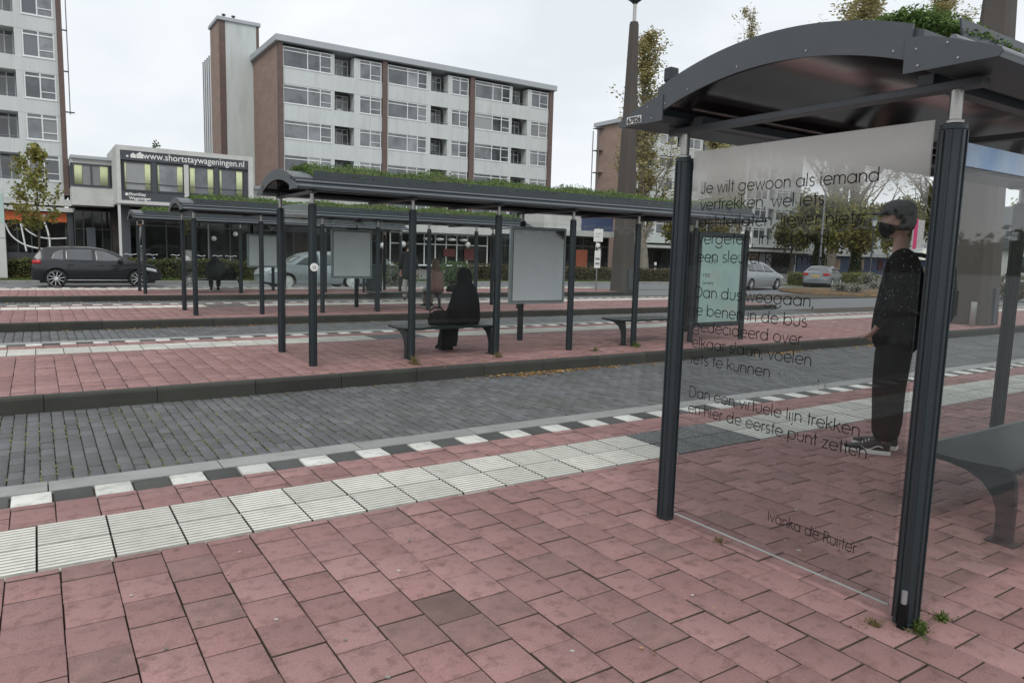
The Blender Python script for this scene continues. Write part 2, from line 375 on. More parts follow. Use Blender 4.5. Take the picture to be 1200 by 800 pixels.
for n in range(4):
    o = n*P; k0, k1 = KERB0+o, FAR+o
    xa = (-9, -9, -12, -16)[n]; xb = (34, 34, 21.3, 21.8)[n]
    fine = n < 2
    mb = MB(); mb.box(xa, xb, k0+.02, k1-.02, ROADZ-.04, -.022)
    struct(mb.build('platform_base', m_joint))
    t0, t1 = 3.79+o, 4.425+o                    # the tactile strip
    sk = lambda u, t: False
    # red pavers between near kerb and strip, and between strip and stripe row
    tile_obj('platform_paving', m_red, xa, xb, k0+.11, t0-.003, .21 if n != 1 else .203, .235, .0055, 0, .03, gap2=.0075, edge_jit=.0016, along='y', seed=20+n, rows_off=.05)
    tile_obj('platform_paving', m_red, xa, xb, t1+.003, 4.805+o, .21, .235, .0055, 0, .03, gap2=.0075, edge_jit=.0016, along='y', seed=30+n, rows_off=.07)
    # tactile guide strip: two rows of ribbed white tiles, and a field of dark studded tiles at the stop position
    r = np.random.default_rng(60+n); V = []; F = []; VS = []; FS = []; GI = []
    sx0, sx1 = (3.98, 5.05) if n == 0 else ((4.6, 5.7) if n == 1 else ((3.4, 4.4) if n == 2 else (5, 6)))
    nx = int((xb-xa)/.32)
    for i in range(nx):
        for j in range(2):
            x0 = -.06-.32*math.floor((-.06-xa)/.32)+i*.32; y0 = t0+j*.317; dz = r.normal(0, .001)
            a0, a1, b0, b1 = x0+.005, x0+.315, y0+.006, y0+.311
            dark = sx0 < x0+.16 < sx1
            if n >= 2:
                b = len(V) if not dark else len(VS); (VS if dark else V).extend([(a0, b0, dz), (a1, b0, dz), (a1, b1, dz), (a0, b1, dz)]); (FS if dark else F).append((b, b+1, b+2, b+3)); continue
            if dark:
                b = len(VS); VS += [(a0, b0, dz), (a1, b0, dz), (a1, b1, dz), (a0, b1, dz)]; FS.append((b, b+1, b+2, b+3))
                for ii in range(6):
                    for jj in range(6):
                        cx, cy = a0+.026+ii*.052, b0+.026+jj*.052; b = len(VS); s1, s2 = .016, .009
                        VS += [(cx-s1, cy-s1, dz), (cx+s1, cy-s1, dz), (cx+s1, cy+s1, dz), (cx-s1, cy+s1, dz), (cx-s2, cy-s2, dz+.006), (cx+s2, cy-s2, dz+.006), (cx+s2, cy+s2, dz+.006), (cx-s2, cy+s2, dz+.006)]
                        FS += [(b+4, b+5, b+6, b+7)] + [(b+q, b+(q+1) % 4, b+4+(q+1) % 4, b+4+q) for q in range(4)]
            else:
                nr = 8; pr = [(b0, -.03)]
                w_ = (b1-b0)/nr
                for q in range(nr):
                    c = b0+q*w_; pr += [(c+.001, -.007), (c+w_*.25, -.006), (c+w_*.31, .002), (c+w_*.95, .002)]
                pr += [(b1, -.03)]
                b = len(V); k = len(pr)
                V += [(a0, y, z+dz) for y, z in pr] + [(a1, y, z+dz) for y, z in pr]
                F += [(b+q, b+k+q, b+k+q+1, b+q+1) for q in range(k-1)]; GI += [1 if q % 4 in (0, 1, 2) and 0 < q < k-2 and q % 4 in (1, 2) else 0 for q in range(k-1)]
    ts = struct(raw_mesh('tactile_strip', np.array(V), np.array(F), m_tact))
    if GI: ts.data.materials.append(m_groove); ts.data.polygons.foreach_set('material_index', GI[:len(ts.data.polygons)])
    struct(raw_mesh('tactile_stud_field', np.array(VS), np.array(FS), m_stud))
    blocks('edge_stripe_white', m_white, xa, xb, 4.81+o, 5.02+o, .424, .208, (.236-.424*math.ceil((.236-xa)/.424))-xa+.424, 0, seed=40+n)
    blocks('edge_stripe_black', m_black, xa, xb, 4.81+o, 5.02+o, .424, .208, (.448-.424*math.ceil((.448-xa)/.424))-xa+.424, 0, seed=50+n)
    kerb('kerb', m_kgrey, xa, xb, 5.025+o, k1, .002, ROADZ-.05, .03, 1.0, side=1, seed=70+n)
    kerb('kerb', m_kdark, xa, xb, k0, k0+.11, .002, ROADZ-.05, .03, 1.0, side=-1, seed=80+n)
    # bus lane of grey blocks behind this platform (n=0 the one in front of the middle platform)
    ra, rb = k1, KERB0+(n+1)*P
    if n < 3:
        struct(sheet('road', -20, 36, ra, rb, ROADZ-.02, m_moss if n == 0 else m_joint))
        if n == 0:
            V, F = tiles(-7, 30, ra+.0, rb, .098, .2, .0065, ROADZ, .02, along='y', jit=.0018, tilt=.010, seed=90, bev=.006, edge_jit=.0015)
            dirty_sides(struct(raw_mesh('road_paving', V, F, m_setts)), m_moss)
        else:
            V, F = tiles(-10, 21.5, ra, rb, .13, .27, .008, ROADZ, .02, along='y', jit=.0015, tilt=.006, seed=91+n, bev=.008)
            struct(raw_mesh('road_paving', V, F, m_setts))
sheet('street', -60, 120, 27.7, 33.7, ROADZ-.035, m_asph)
# verge, terrace and the island with the flower bed
def lumpy(name, x0, x1, y0, y1, z, amp, mat, nx, ny):
    V = []; F = []
    for j in range(ny+1):
        for i in range(nx+1):
            x = x0+(x1-x0)*i/nx; y = y0+(y1-y0)*j/ny
            e = min(1, 4*min(i/nx, 1-i/nx, j/ny, 1-j/ny)*2)
            V.append((x, y, z + e*amp*(.6+.8*mnoise.noise(Vector((x*.9, y*.9, 3))))))
    for j in range(ny):
        for i in range(nx): a = j*(nx+1)+i; F.append((a, a+1, a+nx+2, a+nx+1))
    return struct(raw_mesh(name, np.array(V), np.array(F), mat, smooth=True))
lumpy('grass_verge', -40, 38, 33.75, 36.2, ROADZ-.03, .10, m_turf, 150, 8)
kerb('kerb', m_kgrey, -40, 38, 33.62, 33.75, -.06, ROADZ-.05, .02, 1.0, side=-1, seed=99)
lumpy('planting_bed', -40, 38, 36.2, 38.2, ROADZ-.03, .08, m_soil, 120, 4)
sheet('terrace_paving', -60, 140, 38.2, 70, ROADZ-.012, m_terr)
# grass tufts on the verge: nobody could count them
def blades(n, fn, h, wd, mat, name, seed):
    r = np.random.default_rng(seed); V = np.zeros((n, 3, 3)); base = np.array([fn(r) for _ in range(n)])
    a = r.uniform(0, 2*PI, n); hh = h*r.uniform(.5, 1.3, n); ln = r.normal(0, .35, (n, 2))
    dx, dy = np.cos(a)*wd, np.sin(a)*wd
    V[:, 0] = base + np.stack([-dx, -dy, 0*dx], 1); V[:, 1] = base + np.stack([dx, dy, 0*dx], 1)
    V[:, 2] = base + np.stack([ln[:, 0]*hh, ln[:, 1]*hh, hh], 1)
    o = raw_mesh(name, V.reshape(-1, 3), np.arange(n*3).reshape(-1, 3), mat); o['kind'] = 'stuff'; return o
m_grass = M('grass_blade', (.06, .10, .02), .8, var=.2, rand='island', ramt=.4, base2=(.12, .15, .045), trans=.3, world=True)
g = blades(26000, lambda r: (r.uniform(-14, 32), r.uniform(33.8, 36.3), ROADZ+.02), .11, .02, m_grass, 'grass', 5)

# fallen leaves along the kerbs
m_leaf = M('fallen_leaf', (.30, .13, .03), .8, var=.2, rand='island', ramt=.4, base2=(.40, .27, .10), world=True)
def litter(spots, seed):
    r = np.random.default_rng(seed); V = []; F = []
    for (cx, cy, sx, sy, n, z, size) in spots:
        for _ in range(n):
            x, y = r.normal(cx, sx), cy + abs(r.normal(0, sy))*(-1 if sy > 0 else 1); s = size*r.uniform(.5, 1.3)
            a = r.uniform(0, 2*PI); c, d = math.cos(a)*s, math.sin(a)*s; b = len(V); k = r.uniform(.4, .8)
            l1, l2, l3, l4 = r.uniform(0, .35, 4)*s
            V += [(x+c, y+d, z+l1+.003), (x-d*k, y+c*k, z+l2+.004), (x-c, y-d, z+l3+.003), (x+d*k, y-c*k, z+l4+.004)]; F.append((b, b+1, b+2, b+3))
    o = raw_mesh('fallen_leaves', np.array(V), np.array(F), m_leaf); o['kind'] = 'stuff'; return o
k2 = KERB0+P
litter([(5.7, k2-.02, .35, .13, 190, ROADZ, .030), (6.6, k2-.02, .4, .08, 110, ROADZ, .028), (7.6, k2-.02, .5, .07, 60, ROADZ, .026),
        (11.2, k2-.02, .5, .14, 110, ROADZ, .034), (14.5, k2-.02, .7, .13, 120, ROADZ, .036), (3, k2-.02, 2.5, .03, 40, ROADZ, .015),
        (5.2, k2+.28, 1.2, .12, 36, .002, .024), (8.0, k2+.3, 1.2, .12, 34, .002, .024), (3.6, k2+.3, .8, .1, 12, .002, .018),
        (2.0, k2+P-.02, 1.0, .10, 110, ROADZ, .028), (4.6, k2+P-.02, .9, .12, 130, ROADZ, .03), (8.2, k2+P-.02, 1.6, .08, 90, ROADZ, .026),
        (13.5, k2+P-.02, 2.5, .1, 80, ROADZ, .026), (5, k2+2*P-.02, 3, .1, 150, ROADZ, .03),
        (.6, 34.6, 4.5, .5, 160, ROADZ+.06, .04), (14, 34.6, 8, .5, 200, ROADZ+.06, .04)], 8)
litter([(2, 2.5, 2.0, 1.0, 14, .002, .010), (4.5, 3.2, 1.0, 1.0, 10, .002, .012)], 12)

rg = np.random.default_rng(17); mv = []
for _ in range(16000):
    x = rg.choice(np.arange(-7, 30, .098)) ; 
    y = rg.uniform(FAR, KERB0+P)
    d = 1.3*mnoise.noise(Vector((x*1.1, y*1.3, 2)))+.50-.16*max(0, x-1.2)
    if rg.uniform() < d*1.1: mv.append((x+rg.normal(0, .006), y, ROADZ-.004))
mv = np.array(mv); Vm, Fm = [], []
for q in range(2):
    for (x, y, z) in mv:
        a = rg.uniform(0, 2*PI); s_ = rg.uniform(.003, .008); b = len(Vm); yy = y+rg.normal(0, .02); xx = x+rg.normal(0, .004)
        Vm += [(xx-s_*.9, yy-s_*2.4, z+.002), (xx+s_*.9, yy-s_*2.2, z+.003), (xx+s_*.7, yy+s_*2.6, z+.006), (xx-s_*.7, yy+s_*2.3, z+.006)]; Fm.append((b, b+1, b+2, b+3))
o = raw_mesh('moss', np.array(Vm), np.array(Fm), M('joint_moss', (.14, .145, .055), .9, var=.3, rand='island', ramt=.35, base2=(.085, .09, .045), world=True)); o['kind'] = 'stuff'

# trodden chewing gum and pale specks on the pavers
rg = np.random.default_rng(23); Vg, Fg = [], []
for _ in range(46):
    x, y = rg.uniform(-.4, 6), rg.uniform(1.2, 3.7); r_ = rg.uniform(.005, .012); b = len(Vg); n = 9; z = .0045
    Vg += [(x+r_*rg.uniform(.7, 1.1)*math.cos(2*PI*i/n), y+r_*rg.uniform(.7, 1.1)*math.sin(2*PI*i/n), z) for i in range(n)]
    for i in range(n-2): Fg.append((b, b+i+1, b+i+2))
o = raw_mesh('chewing_gum', np.array(Vg), np.array(Fg), M('old_gum', (.34, .33, .31), .8, rand='island', ramt=.5, world=True)); o['kind'] = 'stuff'

# a few older, darker pavers among the others
m_oldp = M('old_brown_paver', (.165, .105, .093), .9, var=.2, vscale=9, fine=.3, fscale=200, bump=.35, bscale=160, world=True)
m_oldg = M('greyed_paver', (.245, .148, .138), .9, var=.2, vscale=9, fine=.3, fscale=200, stain=(.15, .095, .085), samt=.8, sscale=12, bump=.35, bscale=160, world=True)
pv0 = [o for o in bpy.data.objects if o.name == 'platform_paving'][0]; me = pv0.data
me.materials.append(m_oldp); me.materials.append(m_oldg); nt_ = len(me.polygons)//9
ctr = np.array([tuple(me.polygons[i*9+8].center)[:2] for i in range(nt_)]); mi = np.zeros(len(me.polygons), dtype=np.int32); me.polygons.foreach_get('material_index', mi)
def repave(i, k): mi[i*9+4:i*9+9] = k
rp = np.random.default_rng(4)
for i in range(nt_):
    if rp.uniform() < .08: repave(i, 3)
for (x, y), k in (((1.50, 2.61), 2), ((1.36, 2.40), 3), ((1.1, 2.5), 3), ((4.35, 3.0), 3)): repave(int(np.argmin(((ctr-[x, y])**2).sum(1))), k)
me.polygons.foreach_set('material_index', mi); me.update()
# ================================================================ BUS SHELTERS
BAY, NB, DEP = 1.374, 6, 1.40
def arcz(dy, top=2.485, edge=2.365, half=.66, c=.70):
    u = (dy-c)/half; return edge + (top-edge)*(1-u*u)

# ---- thin geometric lettering drawn with strokes
def _arc(cx, cy, rx, ry, a0, a1, n=14):
    return [(cx+rx*math.cos(R(a0+(a1-a0)*i/n)), cy+ry*math.sin(R(a0+(a1-a0)*i/n))) for i in range(n+1)]
_O = _arc(.5, .5, .46, .48, 0, 360, 24)
GL = {
 'a': ([_O, [(.96, 1), (.96, 0)]], 1.22), 'b': ([[(.06, 1.5), (.06, 0)], _arc(.54, .5, .46, .48, 0, 360, 24)], 1.2),
 'c': ([_arc(.5, .5, .46, .48, 40, 320, 20)], 1.05), 'd': ([_O, [(.96, 1.5), (.96, 0)]], 1.22),
 'e': ([[(.06, .52), (.94, .52)] , _arc(.5, .5, .46, .48, 0, 322, 22)], 1.12),
 'f': ([_arc(.42, 1.2, .24, .27, 30, 180, 8) + [(.18, 0)], [(0, 1), (.42, 1)]], .5),
 'g': ([_O, [(.96, 1), (.96, -.1)] + _arc(.5, -.08, .46, .40, 0, -165, 14)], 1.22),
 'h': ([[(.06, 1.5), (.06, 0)], _arc(.42, .58, .36, .40, 180, 0, 14) + [(.78, 0)]], 1.0),
 'i': ([[(.06, 1), (.06, 0)], [(.06, 1.30), (.06, 1.42)]], .34), 'j': ([[(.1, 1), (.1, -.3)] + _arc(-.06, -.28, .16, .16, 0, -90, 5), [(.1, 1.30), (.1, 1.42)]], .36),
 'k': ([[(.06, 1.5), (.06, 0)], [(.7, 1), (.08, .46)], [(.26, .62), (.76, 0)]], .88), 'l': ([[(.06, 1.5), (.06, 0)]], .34),
 'm': ([[(.06, 1), (.06, 0)], _arc(.36, .64, .30, .34, 180, 0, 12) + [(.66, 0)], _arc(.96, .64, .30, .34, 180, 0, 12) + [(1.26, 0)]], 1.48),
 'n': ([[(.06, 1), (.06, 0)], _arc(.42, .58, .36, .40, 180, 0, 14) + [(.78, 0)]], 1.0), 'o': ([_O], 1.16),
 'p': ([[(.06, 1), (.06, -.46)], _arc(.54, .5, .46, .48, 0, 360, 24)], 1.2),
 'r': ([[(.06, 1), (.06, 0)], _arc(.34, .66, .28, .32, 180, 60, 8)], .56),
 's': ([_arc(.32, .74, .24, .24, 40, 250, 12) + _arc(.32, .26, .26, .26, 75, -150, 14)], .76),
 't': ([[(.22, 1.4), (.22, 0)], [(0, 1), (.46, 1)]], .54), 'u': ([[(.06, 1), (.06, .42)] + _arc(.42, .42, .36, .40, 180, 360, 14) + [(.78, 1)]], 1.0),
 'v': ([[(.02, 1), (.4, 0), (.78, 1)]], .9), 'w': ([[(.02, 1), (.32, 0), (.62, .95), (.92, 0), (1.22, 1)]], 1.36), 'z': ([[(.06, .97), (.64, .97), (.06, .03), (.68, .03)]], .82),
 'D': ([[(.08, 0), (.08, 1.42), (.36, 1.42)] + _arc(.36, .71, .72, .71, 90, -90, 18) + [(.08, 0)]], 1.28), 'J': ([[(.56, 1.42), (.56, .34)] + _arc(.30, .32, .26, .32, 0, -170, 10)], .82),
 'I': ([[(.08, 1.42), (.08, 0)]], .36), 'R': ([[(.08, 0), (.08, 1.42), (.46, 1.42)] + _arc(.46, 1.06, .36, .36, 90, -90, 12) + [(.08, .70)], [(.42, .70), (.84, 0)]], 1.0),
 ',': ([[(.16, .06), (.05, -.24)]], .4), '.': ([[(.1, 0), (.1, .11)]], .4), ' ': ([], .52),
}
def ribbon(pts, w):
    n = len(pts); cl = n > 3 and math.dist(pts[0], pts[-1]) < 1e-6; L_, R_ = [], []
    for i in range(n):
        if cl: a, b = pts[(i-1) % (n-1)], pts[(i+1) % (n-1)]
        else: a, b = pts[max(i-1, 0)], pts[min(i+1, n-1)]
        p = pts[i]
        def nrm(u, v):
            dx, dy = v[0]-u[0], v[1]-u[1]; q = math.hypot(dx, dy) or 1; return (-dy/q, dx/q)
        if p == a: nn = nrm(p, b); k = 1
        elif p == b: nn = nrm(a, p); k = 1
        else:
            n1, n2 = nrm(a, p), nrm(p, b); sx, sy = n1[0]+n2[0], n1[1]+n2[1]; q = math.hypot(sx, sy) or 1
            nn = (sx/q, sy/q); k = min(2.2, 1/max(.3, nn[0]*n1[0]+nn[1]*n1[1]))
        L_.append((p[0]+nn[0]*w/2*k, p[1]+nn[1]*w/2*k)); R_.append((p[0]-nn[0]*w/2*k, p[1]-nn[1]*w/2*k))
    return L_, R_
def letters(text, size, stroke=.12, width=None, slot=None):
    """flat ribbons; returns verts (u,v) and faces; width: total width to fit"""
    V = []; F = []; x = 0.
    for ch in text:
        st, adv = GL[ch]
        for pl in st:
            a, b = ribbon(pl, stroke); o = len(V); n = len(a)
            V += [(x+p[0], p[1]) for p in a] + [(x+p[0], p[1]) for p in b]
            F += [(o+i, o+i+1, o+n+i+1, o+n+i) for i in range(n-1)]
        x += adv
    sx = size if width is None else width/x
    return [(u*sx, v*size) for u, v in V], F, x*sx

m_gedge = M('ground_glass_edge', (.36, .40, .38), .4)
def sedum_mesh(x0, x1, dens, parent, seed, lift=.03, size=.022, amp=.11, side_w=False):
    """a lumpy bed of substrate with succulent leaves all over it, as one uncountable mass"""
    r = np.random.default_rng(seed)
    def hg(x, dy): 
        e = min(1, 6*min(dy+.02, 1.42-dy)+.25)
        side = 1 if not side_w else max(.12, min(1, (1.0-dy)/.5))
        return side*e*(.025+amp*max(0, .42+.9*mnoise.noise(Vector((x*1.3, dy*2.4, seed*3.1)))+.4*mnoise.noise(Vector((x*5, dy*5, seed)))))
    def zb(dy): return arcz(min(max(dy, .05), 1.35))+.003
    nx, ny = int((x1-x0)/.05), 26; V = []; F = []
    for i in range(nx+1):
        for j in range(ny+1):
            x = x0+(x1-x0)*i/nx; dy = .02+1.36*j/ny; V.append((x, dy, zb(dy)+(hg(x, dy)*.8 if 0 < i < nx and 0 < j < ny else 0)))
    for i in range(nx):
        for j in range(ny): a = i*(ny+1)+j; F.append((a, a+1, a+ny+2, a+ny+1))
    raw_mesh('sedum_bed', np.array(V), np.array(F), m_substrate, parent, smooth=True)
    n = int((x1-x0)*dens); C = []
    for _ in range(n):
        x = r.uniform(x0, x1); dy = r.uniform(.01, 1.39); h = hg(x, dy); C.append((x, dy, zb(dy)+h*(.75+.5*r.uniform(0, 1)**2)+size*.3))
    for _ in range(int(dens*.5)):
        x = x0+r.uniform(-.01, .06); dy = r.uniform(.03, 1.37); C.append((x, dy, zb(dy)+hg(x0+.06, dy)*r.uniform(0, 1)))
    C = np.array(C); m_ = len(C); s = size*r.uniform(.5, 1.5, m_); d = r.normal(size=(m_, 3)); d[:, 2] = np.abs(d[:, 2])*.7; d /= np.linalg.norm(d, axis=1)[:, None]
    e = r.normal(size=(m_, 3)); e -= d*(e*d).sum(1)[:, None]; e /= np.linalg.norm(e, axis=1)[:, None]
    u, v = d*s[:, None], e*(s*.5)[:, None]; V = np.stack([C+u, C+v, C-u*.6, C-v], 1).reshape(-1, 3)
    o = raw_mesh('sedum', V, np.arange(m_*4).reshape(-1, 4), m_sedum, parent); o['kind'] = 'stuff'; return o

def post(parent, dx, dy, fat=True):
    mb = MB(); r = .045
    mb.lathe([(r+.003, -.03), (r+.003, .012), (r, .014), (r, 2.02), (r+.004, 2.022), (r+.004, 2.04), (r*.7, 2.046)], (dx, dy, 0), 28)
    for a in (0, PI/2, PI, 3*PI/2):                       # the glazing channels along the post
        c, s = math.cos(a), math.sin(a)
        for e in (-.016, .016):
            px, py = dx+c*(r+.0005)-s*e, dy+s*(r+.0005)+c*e
            mb.box(px-.0035, px+.0035, py-.0035, py+.0035, .014, 2.018)
    o = mb.build('post', m_dark, parent, angle=40)
    nb = MB(); nb.lathe([(.024, 2.047), (.024, 2.2)], (dx, dy, 0), 20); nb.lathe([(.034, 2.047), (.034, 2.056), (.026, 2.06)], (dx, dy, 0), 20)
    nb.build('post_neck', m_steel, o, angle=40)
    return o

def pane(parent, name, x0, x1, y0, y1, z0, z1, mat):
    mb = MB(); mb.box(x0, x1, y0, y1, z0, z1); return mb.build(name, mat, parent)
def clip(mb, x, y, z, ax):
    mb.lathe([(.018, -.012), (.018, .012)], (x, y, z), 12, axis=ax)

def shelter(X0, Y0, label, near=False, detail=1, seed=1):
    t = thing('bus_shelter', label, 'bus shelter', (X0, Y0, 0), 0, 'bus shelters with planted roofs')
    LX = BAY*NB
    for n in range(NB+1): post(t, n*BAY, 0)
    for n in (0, 3, 6): post(t, n*BAY, DEP)
    # --- glass wall along the front row, and the two end walls
    for n in range(NB):
        if n == 5 and not near: continue
        pane(t, 'glass_pane', n*BAY+.065, (n+1)*BAY-.065, -.004, .004, .06, 1.98, m_glass)
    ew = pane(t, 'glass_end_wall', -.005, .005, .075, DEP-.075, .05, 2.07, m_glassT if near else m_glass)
    if near:
        mb = MB(); mb.box(-.0055, .0055, .075, DEP-.075, .046, .0495); mb.build('glass_edge', m_gedge, ew)
    pane(t, 'glass_end_wall', LX-.005, LX+.005, .075, DEP-.075, .05, 2.0, m_glass)
    # --- roof: vault, ceiling, edge plates, eaves, rafters
    xa, xb = -.25, LX+.22
    ys = [.02+1.36*i/18 for i in range(19)]
    mb = MB(); mb.strip([(y, arcz(y)) for y in ys], [(y, arcz(y)-.035) for y in ys], 'x', xa+.012, xb-.012)
    rf = mb.build('roof_vault', m_plate, t, angle=30)
    mb = MB(); mb.strip([(y, arcz(y, 2.40, 2.29)-.02) for y in ys], [(y, arcz(y, 2.40, 2.29)-.03) for y in ys], 'x', xa+.03, xb-.03)
    mb.build('ceiling', m_ceil, t, angle=30)
    for xe, sg in ((xa, -1), (xb, 1)):          # arched end plate and the pointed plates of the eaves
        mb = MB(); yl = [.055+1.315*i/24 for i in range(25)]
        mb.strip([(y, arcz(y)+.012) for y in yl], [(y, arcz(y, 2.365, 2.245)) for y in yl], 'x', xe-.006, xe+.006)
        f = mb.build('end_fascia', m_plate, t, angle=25)
        for s in (-1, 1):
            mb = MB(); Y = lambda d: .7+s*d
            mb.prism([(Y(.625), 2.205), (Y(.625), 2.335), (Y(.70), 2.326), (Y(.80), 2.295), (Y(.955), 2.236), (Y(.962), 2.222), (Y(.95), 2.205)], 'x', xe+sg*.008-.004, xe+sg*.008+.004)
            mb.build('eave_tip', m_plate, f, angle=25)
        if near and sg < 0:
            for y, z, q in [(y, arcz(y)-.095, .008) for y in (.12, .5, .86, 1.16, 1.31)] + [(y, 2.225, .014) for y in (.02, -.12, 1.40, 1.52)] + [(y, 2.285, .014) for y in (.03, -.08, 1.43)]:
                sb = MB(); sb.lathe([(.0042, -.002), (.0036, .002)], (xe+sg*q, y, z), 10, axis='x'); sb.build('rivet', m_zinc, f, angle=40)
    for s in (-1, 1):
        Y = lambda d: .7+s*d
        mb = MB(); mb.prism([(Y(.64), 2.235), (Y(.64), 2.32), (Y(.80), 2.285), (Y(.94), 2.228), (Y(.94), 2.21), (Y(.70), 2.212)], 'x', xa+.01, xb-.01)
        ev = mb.build('eave', m_dark, t)
        for d, z, q in ((.925, 2.236, .016), (.78, 2.306, .014)):
            mb = MB(); mb.tube([(xa+.02, Y(d), z), (xb-.02, Y(d), z)], q, 12); mb.build('gutter_bead', m_gutter, ev, angle=40)
        mb = MB(); mb.prism([(Y(.690), 2.318), (Y(.698), 2.318), (Y(.672), 2.452), (Y(.664), 2.452)], 'x', xa+.28, xb-.1)
        mb.build('roof_edge_plate', m_dark, t)
        mb = MB(); mb.box(xa+.22, xb-.22, min(Y(.56), Y(.62)), max(Y(.56), Y(.62)), 2.205, 2.245); mb.build('wall_plate', m_plate, t)
    for n in range(NB+1):
        mb = MB(); mb.box(n*BAY-.035, n*BAY+.035, -.10, 1.50, 2.172, 2.204); mb.build('rafter', m_plate, t, bevel=.003)
    if near:
        sedum_mesh(xa+.30, 4.2, 20000, t, seed, size=.010, amp=.10, side_w=True)
        sedum_mesh(4.2, xb, 900, t, seed+9, size=.03, amp=.16, side_w=True)
    else: sedum_mesh(xa+.3, xb-.1, {1: 3000, 2: 1500, 3: 900}[detail], t, seed, size=(.016, .022, .03)[detail-1], amp=.12)
    return t, ew

def board(parent, x0, x1, y, z0, z1, posted=True, dirty=False):
    mb = MB(); mb.rbox(x0, x1, y-.03, y+.03, z0, z1, .012); f = mb.build('notice_board', m_bframe, parent, angle=40)
    mb = MB(); mb.rbox(x0+.055, x1-.055, y-.036, y-.028, z0+.055, z1-.055, .003); mb.build('board_face', m_boardd if dirty else m_board, f)
    mb = MB()
    o_ = [(x0+.045, z0+.045), (x1-.045, z0+.045), (x1-.045, z1-.045), (x0+.045, z1-.045), (x0+.045, z0+.045)]
    i_ = [(x0+.055, z0+.055), (x1-.055, z0+.055), (x1-.055, z1-.055), (x0+.055, z1-.055), (x0+.055, z0+.055)]
    mb.strip(o_, i_, 'y', y-.034, y-.030)
    mb.build('gasket', m_dark, f)
    return f

# a board whose upper edge is scorched and sooty
m_boardd = M('sooty_board', (.82, .88, .90), .4, var=.05, vscale=2, stain=(.52, .60, .61), samt=.4, sscale=1.2)
def _soot():
    nt = m_boardd.node_tree; L = nt.links.new; b = nt.nodes['Principled BSDF']; src = b.inputs['Base Color'].links[0].from_socket
    tc = _n(nt, 'ShaderNodeTexCoord'); sp = _n(nt, 'ShaderNodeSeparateXYZ'); L(tc.outputs['Generated'], sp.inputs[0])
    fz = _n(nt, 'ShaderNodeTexNoise', i_Scale=60., i_Detail=4., i_Roughness=.7); mp = _n(nt, 'ShaderNodeMapping'); mp.inputs['Scale'].default_value = (1, .02, 1); L(tc.outputs['Generated'], mp.inputs[0]); L(mp.outputs[0], fz.inputs['Vector'])
    # soot grows from the upper right corner along the top and the right edge
    ex = _n(nt, 'ShaderNodeMath', operation='SUBTRACT'); ex.inputs[0].default_value = 1.02; L(sp.outputs['X'], ex.inputs[1])
    ez = _n(nt, 'ShaderNodeMath', operation='SUBTRACT'); ez.inputs[0].default_value = 1.03; L(sp.outputs['Z'], ez.inputs[1])
    def lin(sock, lo, hi):
        m_ = _n(nt, 'ShaderNodeMapRange'); m_.inputs[1].default_value = lo; m_.inputs[2].default_value = hi; m_.inputs[3].default_value = 1; m_.inputs[4].default_value = 0; L(sock, m_.inputs[0]); return m_.outputs[0]
    def op(o, a, b_):
        m_ = _n(nt, 'ShaderNodeMath', operation=o)
        for k, s in enumerate((a, b_)):
            if isinstance(s, (int, float)): m_.inputs[k].default_value = s
            else: L(s, m_.inputs[k])
        return m_.outputs[0]
    top = op('MULTIPLY', lin(ez.outputs[0], .0, .22), .62); right = op('MULTIPLY', op('MULTIPLY', lin(ex.outputs[0], .0, .25), lin(ez.outputs[0], .05, .75)), .62)
    corner = op('MULTIPLY', lin(ex.outputs[0], .05, .24), lin(ez.outputs[0], .04, .17))
    k = op('ADD', op('MAXIMUM', top, right), op('MULTIPLY', corner, .9))
    cz = _n(nt, 'ShaderNodeMapRange'); cz.inputs[1].default_value = .30; cz.inputs[2].default_value = .70; L(fz.outputs['Fac'], cz.inputs[0])
    th = op('SUBTRACT', op('ADD', op('MULTIPLY', k, .85), cz.outputs[0]), 1.02)
    mr = _n(nt, 'ShaderNodeMapRange'); mr.inputs[1].default_value = 0; mr.inputs[2].default_value = .05; L(th, mr.inputs[0])
    mm = _n(nt, 'ShaderNodeMixRGB'); mm.inputs[2].default_value = (.012, .012, .012, 1); L(mr.outputs[0], mm.inputs[0]); L(src, mm.inputs[1]); L(mm.outputs[0], b.inputs['Base Color'])
_soot()

S = [(3.0, 1.47), (2.9, 8.98), (2.79, 16.44), (2.68, 23.95)]
s1, wall1 = shelter(*S[0], 'large bus shelter in the right foreground with a black poem on its glass end wall', near=True, seed=1)
s2, _ = shelter(*S[1], 'bus shelter across the block paved lane, with a sooty pale board and a teal poster', detail=1, seed=2)
s3, _ = shelter(*S[2], 'bus shelter just behind the one with the sooty board, carrying a clean board', detail=2, seed=3)
s4, _ = shelter(*S[3], 'farthest bus shelter, standing by the street with the parked cars', detail=3, seed=4)

# --- poem on the end wall of the first shelter
LINES = [('Je wilt gewoon als iemand', 1.845, .99), ('vertrekken, wel iets', 1.758, .74), ('achterlaten, liever niets', 1.668, .93), ('vergeten, in je hand', 1.578, .78), ('een sleutel klemmen', 1.483, .78),
         ('Dan dus weggaan,', 1.292, .73), ('je benen in de bus', 1.195, .70), ('gedecideerd over', 1.108, .68), ('elkaar slaan, voelen', 1.018, .74), ('iets te kunnen', .928, .52),
         ('Dan een virtuele lijn trekken,', .742, 1.02), ('en hier de eerste punt zetten.', .652, 1.06)]
for txt, z, wd in LINES:
    v, f, _w = letters(txt, .041, width=wd); mb = MB(); mb.add([(-.0065, DEP-.138-u, z+q) for u, q in v], f); mb.build('poem_line', m_ink, wall1)
v, f, _w = letters('Ivanka de Ruijter', .036, width=.47); mb = MB(); mb.add([(-.0065, .70-u, .215+q) for u, q in v], f); mb.build('poet_name', m_ink, wall1)
